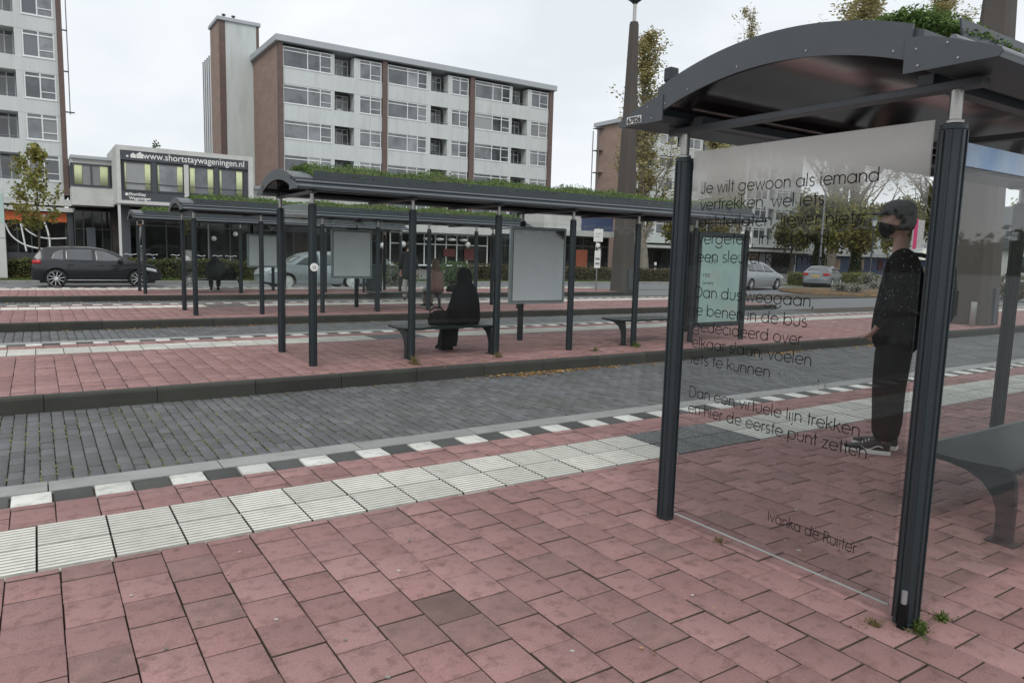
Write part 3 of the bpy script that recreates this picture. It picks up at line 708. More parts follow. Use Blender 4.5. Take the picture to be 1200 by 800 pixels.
v, f, _w = letters('missen', .041, width=.26); mb = MB(); mb.add([(-.0065, DEP-.70-u, .928+q) for u, q in v], f); mb.build('faded_lettering', m_inkf, wall1)

def bfont(text, size, mat, name, parent, origin, xdir, up, extrude=.002, weight=0., align='LEFT'):
    c = bpy.data.curves.new(name, 'FONT'); c.body = text; c.size = size; c.extrude = extrude; c.align_x = align; c.offset = weight
    t = bpy.data.objects.new(name, c); COL.objects.link(t); bpy.context.view_layer.update()
    me = bpy.data.meshes.new_from_object(t.evaluated_get(bpy.context.evaluated_depsgraph_get()))
    bpy.data.objects.remove(t); bpy.data.curves.remove(c)
    X = Vector(xdir).normalized(); Y = Vector(up).normalized(); Z = X.cross(Y); O = Vector(origin)
    for vv in me.vertices: p = vv.co.copy(); vv.co = O + X*p.x + Y*p.y + Z*p.z
    me.materials.clear(); return link(name, me, mat, parent)
# number plate at the left tip of the arch
mb = MB(); mb.box(-.268, -.264, 1.475, 1.585, 2.214, 2.252); npl = mb.build('number_plate', m_whitep, s1)
bfont('67026', .042, m_ink, 'number', npl, (-.2685, 1.580, 2.218), (0, -1, 0), (0, 0, 1), weight=.0006)
# small details of the first shelter
mb = MB(); mb.lathe([(.011, -.028), (.011, .028)], (-.064, -.02, .135), 12); mb.build('steel_peg', m_zinc, s1, angle=40)
mb = MB(); mb.box(-.075, -.05, -.035, -.004, 0, .11); mb.build('drain_slot', m_ink, s1)
mb = MB(); mb.rbox(-.25, -.19, 1.29, 1.34, 2.40, 2.47, .008); mb.build('roof_cap', m_dark, s1)
m_blue = M('mottled_blue', (.10, .22, .42), .3, var=.3, vscale=3, base2=(.42, .50, .58))
mb = MB(); mb.box(.075, BAY*2-.07, -.0075, -.0055, 1.895, 1.985); mb.build('blue_band', m_blue, s1)  # blue and pale strip along the top of the front panes
# boards, poster and sticker of the others
board(s2, 6.70-2.9, 7.87-2.9, DEP-.10, .64, 1.96, dirty=True)
board(s3, 6.20-2.79, 7.29-2.79, DEP-.10, .75, 1.98)
board(s4, 5.93-2.68, 6.95-2.68, DEP-.10, .79, 1.9)
x0 = 5*BAY
mb = MB(); mb.rbox(x0+.06, x0+BAY-.12, -.04, .06, .27, 1.98, .01); pc = mb.build('poster_case', m_dark, s2)
mb = MB(); mb.box(x0+.13, x0+BAY-.19, -.046, -.042, .36, 1.88); po = mb.build('poster', m_teal, pc)
bfont('De', .17, m_inkf, 'poster_text', po, (x0+.32, -.048, 1.42), (1, 0, 0), (0, 0, 1)); bfont('ree', .15, m_inkf, 'poster_text', po, (x0+.18, -.048, 1.17), (1, 0, 0), (0, 0, 1)); bfont('beweging', .075, m_inkf, 'poster_text', po, (x0+.20, -.048, 1.05), (1, 0, 0), (0, 0, 1))
mb = MB(); mb.box(x0+.132, x0+BAY-.192, -.052, -.047, .358, 1.882); mb.build('poster_glass', m_glass, pc)
mb = MB(); mb.lathe([(.052, -.002), (.052, .002)], (0, -.062, 1.26), 20, axis='y'); st = mb.build('round_sticker', m_whitep, s2)
bfont('12', .05, m_ink, 'sticker_mark', st, (-.025, -.065, 1.24), (1, 0, 0), (0, 0, 1))

# ================================================================ BENCHES
def bench(X, Y, L_, label):
    t = thing('bench', label, 'bench', (X, Y, 0), 0, 'shelter benches')
    prof = []
    def br(x):
        outer = [(.10, 0), (.10, .20), (.105, .30), (.12, .385), (.145, .40)]
        inner = [(.19, 0), (.185, .10), (.19, .18), (.215, .25), (.27, .315), (.36, .36), (.46, .378), (.58, .385), (.62, .392), (.62, .405), (.145, .405)]
        mb = MB(); mb.prism(inner + outer[::-1], 'x', x-.02, x+.02)
        mb.box(x-.05, x+.05, .07, .22, 0, .012)
        return mb.build('bracket_leg', m_dark, t, bevel=.004)
    br(.06); br(L_-.06)
    top = [(.11+.53*i/12, .437-.018*math.sin(PI*i/12)-(.012 if i in (0, 12) else 0)) for i in range(13)]
    mb = MB(); mb.strip(top, [(y, z-.028) for y, z in top], 'x', 0, L_); mb.build('seat', m_seat, t, angle=40)
    mb = MB(); mb.tube([(0, .645, .418), (L_, .645, .418)], .014, 10); mb.build('seat_edge', m_gutter, t, angle=40)
    return t
bench(S[0][0]+1.30, S[0][1]+.05, 1.5, 'dark bench inside the near shelter, at the right edge of the picture')
bench(S[1][0]+1.32, S[1][1]+.02, 1.50, 'dark metal bench carrying the person in a black cloak')
bench(S[1][0]+5.36, S[1][1]+.02, 1.36, 'empty dark bench beside the teal poster')
bench(S[2][0]+4.2, S[2][1]+.3, 1.9, 'bench carrying the long haired person in a striped cardigan')
bench(S[3][0]+1.32, S[3][1]+.1, 1.5, 'bench carrying the hunched person in a dark jacket, in the farthest shelter')
# ================================================================ BUILDINGS
m_panel = M('pale_spandrel', (.58, .62, .61), .75, var=.07, vscale=.5, fine=.05, fscale=20, stain=(.40, .42, .41), samt=.55, sscale=.9, stretch=(2.2, 1, .35))
m_wframe = M('white_window_frame', (.74, .76, .76), .5, var=.05)
m_brick = M('red_brick', (.31, .225, .185), .9, var=.16, vscale=.6, fine=.22, fscale=9, stretch=(1, 1, 3), stain=(.24, .165, .135), samt=.5, sscale=.4)
m_brickd = M('dark_brick', (.15, .108, .096), .9, var=.15, vscale=.8, fine=.2, fscale=9, stretch=(1, 1, 3))
m_roofed = M('roof_fascia', (.42, .45, .47), .6, var=.08, vscale=.4)
m_recess = M('balcony_wall', (.22, .225, .22), .8, var=.1)
m_ddoor = M('dark_joinery', (.05, .055, .06), .5)
m_cladd = M('dark_cladding', (.065, .075, .085), .5, var=.08)
m_concr = M('white_concrete', (.58, .59, .57), .8, var=.08, vscale=.6, fine=.06, fscale=25, stain=(.30, .30, .27), samt=.5, sscale=.5)
m_curt = M('green_curtain', (.60, .66, .40), .9, var=.2, vscale=9, stretch=(6, 6, .3))
m_netc = M('pale_curtain', (.46, .47, .46), .9, var=.15, vscale=5, stretch=(6, 6, .3))
m_orange = M('orange_fascia', (.62, .13, .035), .5, var=.06)
m_rail = M('grey_rail', (.20, .21, .22), .5, metal=.3)
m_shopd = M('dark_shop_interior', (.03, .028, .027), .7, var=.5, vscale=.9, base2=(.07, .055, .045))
def window_mat(name, dark, light, spec=.6, trees=.5):
    mt, nt, b = nodes(name); L = nt.links.new
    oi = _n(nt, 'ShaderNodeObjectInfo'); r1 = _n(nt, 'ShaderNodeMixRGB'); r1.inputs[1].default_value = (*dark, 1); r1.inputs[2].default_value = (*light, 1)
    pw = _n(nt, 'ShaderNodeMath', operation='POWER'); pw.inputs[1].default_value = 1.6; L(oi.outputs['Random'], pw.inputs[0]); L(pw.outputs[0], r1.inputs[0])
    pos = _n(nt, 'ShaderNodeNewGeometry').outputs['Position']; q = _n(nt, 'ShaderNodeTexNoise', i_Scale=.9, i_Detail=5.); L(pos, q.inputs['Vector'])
    mr = _n(nt, 'ShaderNodeMapRange'); mr.inputs[1].default_value = .42; mr.inputs[2].default_value = .62; mr.inputs[3].default_value = 1; mr.inputs[4].default_value = 1-trees; L(q.outputs['Fac'], mr.inputs[0])  # noise patches paint dark tree reflections into the pane colour
    mm = _n(nt, 'ShaderNodeVectorMath', operation='SCALE'); L(r1.outputs[0], mm.inputs[0]); L(mr.outputs[0], mm.inputs['Scale']); L(mm.outputs[0], b.inputs['Base Color'])
    b.inputs['Roughness'].default_value = .04; b.inputs['Specular IOR Level'].default_value = spec; b.inputs['IOR'].default_value = 1.65
    bn = _n(nt, 'ShaderNodeBump', i_Strength=.04, i_Distance=.05); q2 = _n(nt, 'ShaderNodeTexNoise', i_Scale=.8); L(pos, q2.inputs['Vector']); L(q2.outputs['Fac'], bn.inputs['Height']); L(bn.outputs[0], b.inputs['Normal'])
    return mt
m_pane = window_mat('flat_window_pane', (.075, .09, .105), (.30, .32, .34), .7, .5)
m_shopg = window_mat('shop_window_pane', (.012, .013, .014), (.035, .035, .035), .35, .5)

def net_mat():
    mt = M('net_curtain_pane', (.30, .31, .31), .06, var=.12, vscale=4, spec=.7, stretch=(5, 5, .2), rand='object', ramt=.35); return mt
m_net = net_mat(); wr = random.Random(3)
def window(par, x0, x1, z0, z1, y, cuts=(), transom=None, bar=.07, fr=m_wframe, gl=m_pane, low=None, depth=.10, curtains=None):
    """frame with mullions at the fractions given by cuts, facade looking to -Y; y is the plane of the wall's front"""
    mb = MB(); w = x1-x0
    yf, yb = y+.02, y+.02+depth
    mb.box(x0, x1, yf, yb, z0, z0+bar); mb.box(x0, x1, yf, yb, z1-bar, z1)
    mb.box(x0, x0+bar, yf, yb, z0+bar, z1-bar); mb.box(x1-bar, x1, yf, yb, z0+bar, z1-bar)
    for c in cuts: xm = x0+w*c; mb.box(xm-bar/2, xm+bar/2, yf+.004, yb-.004, z0+bar, z1-bar)
    if transom: mb.box(x0+bar, x1-bar, yf+.008, yb-.008, z1-transom-bar/2, z1-transom+bar/2)
    if low:
        a, b_, h = low; mb.box(x0+w*a, x0+w*b_, yf+.012, yb-.012, z0+h, z0+h+bar*.7)
    mb.box(x0-.03, x1+.03, yf-.06, yf+.003, z0-.04, z0+.003)
    o = mb.build('window', fr, par)
    edges = [0, *cuts, 1]; k = len(edges)-1
    for i in range(k):
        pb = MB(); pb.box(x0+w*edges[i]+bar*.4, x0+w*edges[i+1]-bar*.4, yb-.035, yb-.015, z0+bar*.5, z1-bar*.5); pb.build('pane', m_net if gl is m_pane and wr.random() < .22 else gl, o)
    if curtains:
        for (a, b_, mt) in curtains:
            n = 14; tp = [(x0+w*(a+(b_-a)*i/n), yb-.05+.012*math.sin(i*2.4)) for i in range(n+1)]
            cb = MB(); cb.strip(tp, [(px, py+.008) for px, py in tp], 'z', z0+bar, z1-bar); cb.build('curtain', mt, o, smooth=True)
    return o
def bx(par, name, mt, *a, **k):
    mb = MB(); mb.box(*a); return mb.build(name, mt, par, **k)

# ---- the long flats behind the shelters
FY = 60.
fl = thing('apartment_building', 'long pale block of flats with brick fins and a tall stair tower', 'apartment building', (17, FY, ROADZ))
GZ = ROADZ
def Z(z): return z-GZ
fx = lambda x: x-17; T = Z(18.1)
mods = [(17.06, 21.09, 21.31, 23.01, 23.46, 25.47), (26.02, 29.87, 30.21, 31.94, 32.29, 34.07), (34.75, 38.72, 38.92, 40.71, 41.11, 43.17)]
fins = [(16.72, 17.06), (25.55, 26.0), (34.25, 34.73), (43.25, 43.75)]
sills = [15.76, 12.96, 10.20, 7.45, 4.70]
bk = MB(); bk.box(fx(16.74), fx(43.73), 1.5, 8.0, 0, T-.05); bk.build('rear_wall', m_recess, fl)
bx(fl, 'brick_gable', m_brick, fx(16.72), fx(17.02), .3, 8.02, 0, T-.25)
for a, b_ in fins: bx(fl, 'brick_fin', m_brickd, fx(a), fx(b_), -.12, .32, 0, T-.30)
bx(fl, 'brick_gable', m_brick, fx(43.45), fx(43.75), .3, 8.02, 0, T-.25)
mb = MB(); mb.box(fx(16.45), fx(44.0), -.35, 8.3, T-.50, T); mb.build('roof', m_roofed, fl, bevel=.03)
for (x, yy) in ((26.0, 5.0), (35.0, 5.0), (19.0, 6.2)):
    mb = MB(); mb.box(fx(x)-.55, fx(x)+.55, yy, yy+1.0, T, T+1.05); mb.box(fx(x)-.62, fx(x)+.62, yy-.07, yy+1.07, T+1.05, T+1.15); mb.build('chimney', m_brickd, fl)
for mi, (a, b_, c, d, e, g) in enumerate(mods):
    for k, s in enumerate(sills):
        zs = Z(s); zt = zs+1.48 if k else zs+1.58
        # spandrel below the window and in front of the balcony, with a shallow roof slab over the recess
        bx(fl, 'spandrel', m_panel, fx(a), fx(g)+.06, -.02, .16, zs-1.30, zs-.02)
        window(fl, fx(a)+.02, fx(b_)-.02, zs, zt, -.02, cuts=(.50, .76), transom=.30, low=(.76, 1, .42), curtains=None)
        window(fl, fx(e)+.02, fx(g), zs, zt, -.02, cuts=(.50,), transom=.30, low=(.5, 1, .42))
        bx(fl, 'pier', m_panel, fx(b_), fx(c), -.01, .9, zs-.02, zt+.02); bx(fl, 'pier', m_panel, fx(d), fx(e), -.01, .9, zs-.02, zt+.02)
        # balcony recess: floor slab, back door glazing, rail
        bx(fl, 'balcony_floor', m_panel, fx(c), fx(d), .16, 1.49, zs-1.02, zs-.90)
        o = window(fl, fx(c)+.06, fx(d)-.06, zs-.9, zt-.02, 1.28, cuts=(.34, .68), transom=.45, fr=m_wframe)
        mb = MB(); mb.tube([(fx(c), .0, zs+.12), (fx(d), .0, zs+.12)], .025, 6); mb.build('balcony_rail', m_rail, fl)
        if (mi*5+k) % 3 == 1:
            mb = MB(); mb.rbox(fx(c)+.25, fx(c)+.75, .3, .8, zs-.9, zs+.22+.1*mi, .05); mb.build('balcony_clutter', m_netc if k % 2 else m_ddoor, fl)
# stair tower at the rear of the gable, with the glazed strip behind it
tx0, tx1, ty0, ty1 = fx(13.9), fx(17.25), 7.9, 11.5
TT = Z(20.9)
bx(fl, 'tower_wall', m_panel, tx0+.53, tx1-.24, ty0-.04, ty0+.3, 0, TT-.3)
bx(fl, 'tower_brick', m_brick, tx0, tx0+.56, ty0-.02, ty1, 0, TT-.3); bx(fl, 'tower_brick', m_brickd, tx0+.01, tx0+.52, ty0-.06, ty0-.015, 0, TT-.3)
bx(fl, 'tower_brick', m_brickd, tx1-.22, tx1, ty0-.05, ty1, 0, TT-.3)
mb = MB(); mb.box(tx0-.15, tx1+.12, ty0-.2, ty1+.1, TT-.3, TT); mb.build('tower_roof', m_roofed, fl, bevel=.03)
for q in (.6, 1.4): mb = MB(); mb.lathe([(.09, 0), (.09, .35), (.17, .36), (.17, .46)], (tx0+q, ty0+.8, TT), 10); mb.build('roof_vent', m_ddoor, fl)
sx = tx0+.1
for q in range(5):
    y0_ = ty1+.06+q*.95
    mb = MB(); mb.box(sx-.06, sx+.08, y0_, y0_+.14, 0, Z(18.6)); mb.build('stair_mullion', m_rail, fl)
    if q < 4: bx(fl, 'stair_panel', m_wframe, sx, sx+.05, y0_+.14, y0_+.95, 0, Z(18.5))
# shops at street level
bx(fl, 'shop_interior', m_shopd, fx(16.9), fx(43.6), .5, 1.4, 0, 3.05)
bx(fl, 'shop_fascia', m_concr, fx(26.0), fx(36.4), -1.6, .3, 3.30, 4.05)
bx(fl, 'shop_fascia', m_concr, fx(17.05), fx(25.5), -.9, .3, 3.32, 3.38)
window(fl, fx(26.1), fx(36.2), .35, 3.28, -.6, cuts=tuple(i/9 for i in range(1, 9)), transom=1.0, fr=m_wframe, gl=m_shopg, bar=.09)
window(fl, fx(17.1), fx(25.5), .2, 3.28, -.4, cuts=tuple(i/7 for i in range(1, 7)), transom=.9, fr=m_ddoor, gl=m_shopg, bar=.08)
window(fl, fx(36.6), fx(43.4), .2, 3.28, -.4, cuts=(.2, .4, .6, .8), transom=.9, fr=m_ddoor, gl=m_shopg, bar=.08)
m_lampw = M('white_globe', (.8, .8, .78), .3)
for q in range(4):
    mb = MB(); mb.sphere((fx(29.6+q*1.25), -.9, 2.75), .42, 8, sz=.35); mb.build('hanging_lamp', m_lampw, fl, smooth=True)
for q, (x, z) in enumerate(((33.8, 2.35), (25.3, 2.0), (27.2, 2.2))):
    mb = MB(); mb.sphere((fx(x), -.9, z), .28, 8); mb.build('globe_lamp', m_lampw, fl, smooth=True)
bx(fl, 'orange_panel', m_orange, fx(19.4), fx(22.6), -1.1, -.95, 2.85, 3.3)  # plain orange strip in front of the shop glazing
m_redd = M('dull_red', (.11, .03, .03), .7, var=.2)
bx(fl, 'red_display', m_redd, fx(31.4), fx(32.6), -.66, -.62, 1.2, 1.9); bx(fl, 'red_display', m_redd, fx(33.6), fx(34.9), -.66, -.62, .9, 2.0)

# ---- left flats
lf = thing('apartment_building', 'pale flats at the left edge over an orange fronted shop', 'apartment building', (0, 56, GZ))
H = 24.
lb = MB(); lb.box(-16, 1.7, 1.3, 10, 0, H); lb.build('rear_wall', m_recess, lf)
bx(lf, 'brick_fin', m_brickd, 1.70, 2.0, -.15, 10.2, 4.6, H)
mb = MB(); mb.box(-16, 2.2, -.3, 10.3, H, H+.4); mb.build('roof', m_roofed, lf)
for k in range(7):
    s = Z(5.30+2.53*k); zt = s+1.66
    bx(lf, 'spandrel', m_panel, -16, 1.70, 0, .18, s-.90, s-.02)
    for xw in (0, -4.3, -8.6, -12.9):
        window(lf, xw-.16, xw+1.56, s, zt, 0, cuts=(.5,), transom=.30, low=(.5, 1, .45), bar=.08)
        if xw == 0: bx(lf, 'pier', m_panel, 1.57, 1.698, .01, .4, s-.02, zt+.02)
        bx(lf, 'pier', m_panel, xw-.56, xw-.17, .01, 1.2, s-.02, zt+.02)
        window(lf, xw-2.2, xw-.6, s-.75, zt, 1.1, cuts=(.35, .7), transom=.35, fr=m_wframe, bar=.07)
        bx(lf, 'balcony_floor', m_panel, xw-2.7, xw-.56, .18, 1.29, s-.95, s-.78)
        mb = MB(); mb.tube([(xw-2.7, .02, s+.10), (xw-.56, .02, s+.10)], .025, 6); mb.build('balcony_rail', m_rail, lf)
        bx(lf, 'pier', m_panel, xw-2.75, xw-2.36, .01, 1.2, s-.02, zt+.02)
mb = MB(); mb.tube([(2.25, -.05, Z(9.6)), (2.25, -.05, H)], .035, 6); mb.build('drainpipe', m_rail, lf)
for k in range(6): 
    mb = MB(); mb.box(1.99, 2.5 if k == 0 else 2.28, -.09, -.03, Z(9.7+2.53*k), Z(9.78+2.53*k)); mb.build('pipe_bracket', m_ddoor, lf)
bx(lf, 'ledge', m_concr, -16, 2.15, -.35, 1.0, Z(3.75), Z(4.15)); bx(lf, 'ledge', m_concr, -16, 2.25, -.55, 1.0, Z(3.35), Z(3.62))
bx(lf, 'upper_glazing', m_ddoor, -16, 1.7, .2, 1.3, Z(3.62), Z(4.6))
bx(lf, 'spandrel', m_panel, -16, 1.70, .02, .18, Z(4.15), Z(4.45))
bx(lf, 'orange_fascia', m_orange, -1.55, 1.78, -.2, .1, Z(2.70), Z(3.28))
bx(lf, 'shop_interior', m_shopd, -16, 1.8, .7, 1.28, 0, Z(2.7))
window(lf, -1.6, 1.75, Z(.62), Z(2.69), .1, cuts=(.2, .42, .68), fr=m_ddoor, gl=m_shopg, bar=.08)
window(lf, -8, -2.3, Z(.62), Z(3.2), .1, cuts=(.25, .5, .75), fr=m_ddoor, gl=m_shopg, bar=.08)
bx(lf, 'plinth', m_ddoor, -16, 1.8, .02, .7, 0, Z(.6)); bx(lf, 'column', m_cladd, 1.82, 2.12, -.3, .3, 0, Z(3.3)); bx(lf, 'column', m_concr, -2.1, -1.68, -.4, .3, 0, Z(3.3))
# sweeping white shapes in front of the orange shop
def swoosh(pts, r): 
    mb = MB(); n = len(pts); P_ = []
    for i in range(n-1):
        for q in range(8):
            t = q/8; p0 = Vector(pts[max(i-1, 0)]); p1 = Vector(pts[i]); p2 = Vector(pts[i+1]); p3 = Vector(pts[min(i+2, n-1)])
            P_.append(.5*((2*p1)+(p2-p0)*t+(2*p0-5*p1+4*p2-p3)*t*t+(3*p1-p0-3*p2+p3)*t**3))
    P_.append(Vector(pts[-1])); mb.tube(P_, r, 6); return mb.build('white_swoosh', m_wframe, lf, smooth=True)
swoosh([(-1.55, -.12, Z(2.5)), (-1.25, -.12, Z(1.75)), (-.6, -.12, Z(1.2)), (.4, -.12, Z(.95)), (1.75, -.12, Z(1.0))], .055)
swoosh([(-.75, -.13, Z(2.65)), (-.45, -.13, Z(2.15)), (.1, -.13, Z(1.75)), (.8, -.13, Z(1.62)), (1.75, -.13, Z(1.68))], .05)
swoosh([(.55, -.16, Z(2.65)), (.72, -.16, Z(2.0)), (.78, -.16, Z(1.4)), (.75, -.16, Z(.75))], .06)
swoosh([(-.75, -.16, Z(2.65)), (-.62, -.16, Z(1.7)), (-.5, -.16, Z(.75))], .055)
m_logo = M('white_logo_paint', (.8, .8, .78), .5)
for q, (x, z, w_) in enumerate(((.45, 3.02, .22), (.72, 3.05, .26), (1.02, 2.98, .2), (.62, 2.82, .16))):
    mb = MB(); mb.prism([(x, Z(z)), (x+w_*.6, Z(z)-.06), (x+w_, Z(z)+.04), (x+w_*.7, Z(z)+.14), (x+.05, Z(z)+.12)], 'y', -.212, -.201); mb.build('shop_mark', m_logo, lf)

# ---- low link and the box with the web address
sb = thing('low_building', 'low white framed box building with a web address above its green curtains', 'building', (4.25, 50, GZ))
bl, br, bt, bb = 0., 7.95, Z(7.30), Z(3.85)
bx(sb, 'box_frame', m_concr, bl, br, -.05, 6.2, bt-.28, bt); bx(sb, 'box_frame', m_concr, bl, br, -.06, 6.2, bb, bb+.20)
bx(sb, 'box_frame', m_concr, bl, bl+.22, -.055, 6.2, bb+.2, bt-.28); bx(sb, 'box_frame', m_concr, br-.30, br, -.055, 6.2, bb+.2, bt-.28)
bx(sb, 'box_body', m_cladd, bl+.2, br-.25, .12, 6.1, bb+.18, bt-.26)
bx(sb, 'sign_band', m_cladd, bl+.22, br-.3, -.02, .12, Z(6.45), bt-.29)
bx(sb, 'lower_panel', m_cladd, bl+.22, br-.3, -.0, .12, bb+.2, Z(4.62))
xs = [(4.62, 6.16), (6.43, 7.98), (8.27, 9.79), (10.05, 11.58)]
for i, (a, b_) in enumerate(xs):
    cu = [(0, .10, m_curt), (.76, 1, m_curt)] if i < 2 else ([(0, .24, m_curt), (.74, 1, m_curt)] if i == 2 else [(0, .12, m_curt), (.72, 1, m_curt)])
    o = window(sb, a-4.25, b_-4.25, Z(4.66), Z(6.38), 0, transom=None, fr=m_ddoor, gl=m_pane, bar=.06, low=(0, 1, .42))
    for (f0, f1, mt) in cu:
        n = 14; w_ = b_-a; tp = [(a-4.25+w_*(f0+(f1-f0)*q/n), .055+.012*math.sin(q*2.4)) for q in range(n+1)]
        cb = MB(); cb.strip(tp, [(px, py+.008) for px, py in tp], 'z', Z(4.72), Z(6.34)); cb.build('curtain', mt, o, smooth=True)
for a, b_ in ((6.16, 6.43), (9.79, 10.05)): bx(sb, 'dark_pier', m_cladd, a-4.25, b_-4.25, -.01, .12, Z(4.6), Z(6.42))
bx(sb, 'white_pier', m_concr, 7.99-4.25, 8.26-4.25, -.03, .12, Z(4.4), Z(6.44))
bfont('www.shortstaywageningen.nl', .56, m_logo, 'web_address', sb, (1.62, -.03, Z(6.60)), (1, 0, 0), (0, 0, 1), weight=.004).scale = (.905, 1, 1)
def house_icon(x, z, w_):
    mb = MB(); mb.prism([(x, z), (x+w_, z), (x+w_, z+w_*.62), (x+w_*.5, z+w_), (x, z+w_*.62)], 'y', -.032, -.021); return mb.build('house_logo', m_logo, sb)
house_icon(.78, Z(6.60), .30); house_icon(1.10, Z(6.60), .38)
mb = MB(); mb.prism([(.55, Z(6.62)), (.66, Z(6.62)), (.66, Z(6.74)), (.55, Z(6.74))], 'y', -.032, -.021); mb.build('house_logo', m_logo, sb)
bfont('ShortStay\nWageningen', .24, m_logo, 'small_sign', sb, (.62, -.012, Z(4.36)), (1, 0, 0), (0, 0, 1), weight=.006)
house_icon(.42, Z(4.34), .18)
# street floor under the box
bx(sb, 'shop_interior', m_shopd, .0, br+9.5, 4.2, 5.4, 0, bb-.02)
window(sb, .35, 8.4, .25, bb-.3, 2.9, cuts=tuple(i/6 for i in range(1, 6)), transom=.9, fr=m_ddoor, gl=m_shopg, bar=.08)
window(sb, 8.7, 17.2, .25, bb-.3, 3.2, cuts=tuple(i/6 for i in range(1, 6)), transom=.9, fr=m_ddoor, gl=m_shopg, bar=.08)
bx(sb, 'column', m_concr, .02, .16, .05, .25, 0, bb); bx(sb, 'column', m_cladd, .3, .85, 2.2, 2.8, 0, bb)
bx(sb, 'low_roof', m_concr, br+.003, 17.3, 2.0, 6.2, bb+.05, bb+1.55); bx(sb, 'low_roof', m_roofed, br+.003, 17.4, 1.7, 6.3, bb+1.55, bb+1.75)
for q, (x, z) in enumerate(((7.3, 2.45), (5.9, 2.1))):
    mb = MB(); mb.sphere((x, 2.4, z), .17, 8); mb.build('globe_lamp', m_lampw, sb, smooth=True)
bx(sb, 'orange_panel', m_orange, 5.05, 5.75, 1.4, 1.5, Z(3.30), Z(3.85)); bx(sb, 'sign_post', m_rail, 5.33, 5.4, 1.42, 1.49, 0, Z(3.3))
lk = thing('low_building', 'small grey link building with one green curtained window beside the brick fin', 'building', (2.03, 53, GZ))
bx(lk, 'wall', m_concr, .0, 2.3, 0, 6, Z(3.75), Z(4.9)); bx(lk, 'wall', m_concr, .0, 2.3, .05, 6, Z(6.32), Z(6.6)); bx(lk, 'roof_edge', m_roofed, -.02, 2.35, -.15, 6, Z(6.6), Z(6.78))
bx(lk, 'wall_core', m_cladd, .0, 2.3, .2, 6, Z(4.9), Z(6.32))
o = window(lk, .06, 2.1, Z(4.93), Z(6.31), 0, cuts=(.5,), fr=m_cladd, bar=.09)
for f0, f1 in ((.05, .26), (.74, .95)):
    n = 12; tp = [(.06+2.04*(f0+(f1-f0)*q/n), .05+.012*math.sin(q*2.4)) for q in range(n+1)]
    cb = MB(); cb.strip(tp, [(px, py+.008) for px, py in tp], 'z', Z(5.0), Z(6.25)); cb.build('curtain', m_curt, o, smooth=True)
bx(lk, 'shop_interior', m_shopd, .0, 2.4, 3.2, 4.2, 0, Z(3.74))
window(lk, .1, 2.2, .2, Z(3.5), 1.6, cuts=(.25, .5, .75), transom=1.2, fr=m_ddoor, gl=m_shopg, bar=.06)
bx(lk, 'door_panel', m_cladd, .75, 1.25, 1.2, 1.3, .2, Z(2.4))

# ---- pavilion with white canopy and blue panel, right of the shops
pv_ = thing('pavilion', 'low shop pavilion with white canopy and a blue sign panel, left of the concrete mast', 'building', (40.2, 56, GZ))
bx(pv_, 'canopy', m_concr, .0, 8.6, -.5, 3, Z(3.35), Z(3.9)); bx(pv_, 'wall', m_concr, .0, 4.5, -.1, 3, Z(3.9), Z(5.3))
m_bluep = M('blue_panel', (.06, .085, .17), .4, var=.1)
bx(pv_, 'blue_panel', m_bluep, 4.5, 8.4, -.3, 3, Z(3.9), Z(5.5))
bx(pv_, 'shop_interior', m_shopd, .0, 8.5, 1.5, 3, 0, Z(3.34)); window(pv_, .1, 8.4, .2, Z(3.3), .2, cuts=(.2, .4, .6, .8), transom=.9, fr=m_ddoor, gl=m_shopg, bar=.09)
bx(pv_, 'orange_display', M('terracotta_display', (.30, .09, .05), .8, var=.2), 4.2, 5.6, .15, .19, .4, 2.2)

# ---- white flats at the right, brick gable towards us
rf_ = thing('apartment_building', 'white block of flats with a brick gable, half hidden by the tall poplars', 'apartment building', (57.6, 64, GZ))
RT = Z(17.4)
bk = MB(); bk.box(0, 32, 1.3, 5.4, 0, RT-.1); bk.build('rear_wall', m_recess, rf_)
bx(rf_, 'brick_gable', m_brick, -.05, .3, 0, 5.6, 0, RT-.4); mb = MB(); mb.box(-.4, 32.3, -.3, 5.9, RT-.45, RT); mb.build('roof', m_roofed, rf_)
mb = MB()
mb.tube([(-.75, 5.5, 0), (-.75, 5.5, RT-1)], .06, 5); mb.tube([(-.75, 4.4, 0), (-.75, 4.4, RT-1)], .06, 5)
for q in range(7): mb.box(-.8, 0, 4.35, 5.55, 1.2+q*2.6, 1.28+q*2.6)
mb.build('fire_escape', m_rail, rf_)
for k in range(6):
    s = Z(1.75+2.62*k) ; zt = s+1.5
    if k == 0: continue
    bx(rf_, 'spandrel', m_panel, .3, 32, -.02, .16, s-1.12, s-.02)
    for j in range(7):
        xw = .5+j*4.5
        window(rf_, xw, xw+2.5, s, zt, -.02, cuts=(.5,), transom=.3, bar=.09); bx(rf_, 'pier', m_panel, xw+2.5, xw+2.9, -.01, .9, s-.02, zt+.02)
        bx(rf_, 'pier', m_panel, xw+4.1, xw+4.5, -.01, .9, s-.02, zt+.02); window(rf_, xw+2.9, xw+4.1, s-.6, zt, .9, cuts=(.5,), fr=m_ddoor, bar=.08)
bx(rf_, 'end_wall', m_panel, 32, 32.3, -.3, 5.4, 0, RT-.4)
bx(rf_, 'shop_canopy', m_concr, .3, 33, -2.2, .3, Z(2.62), Z(2.95))
bx(rf_, 'shop_interior', m_shopd, .3, 32, .5, 1.25, 0, Z(2.6)); window(rf_, .4, 31.8, .2, Z(2.55), .1, cuts=tuple(i/14 for i in range(1, 14)), fr=m_ddoor, gl=m_shopg, bar=.1)
m_warm = M('warm_display', (.52, .40, .30), .7, var=.3, vscale=1.5, stain=(.42, .08, .10), samt=.8, sscale=.9)
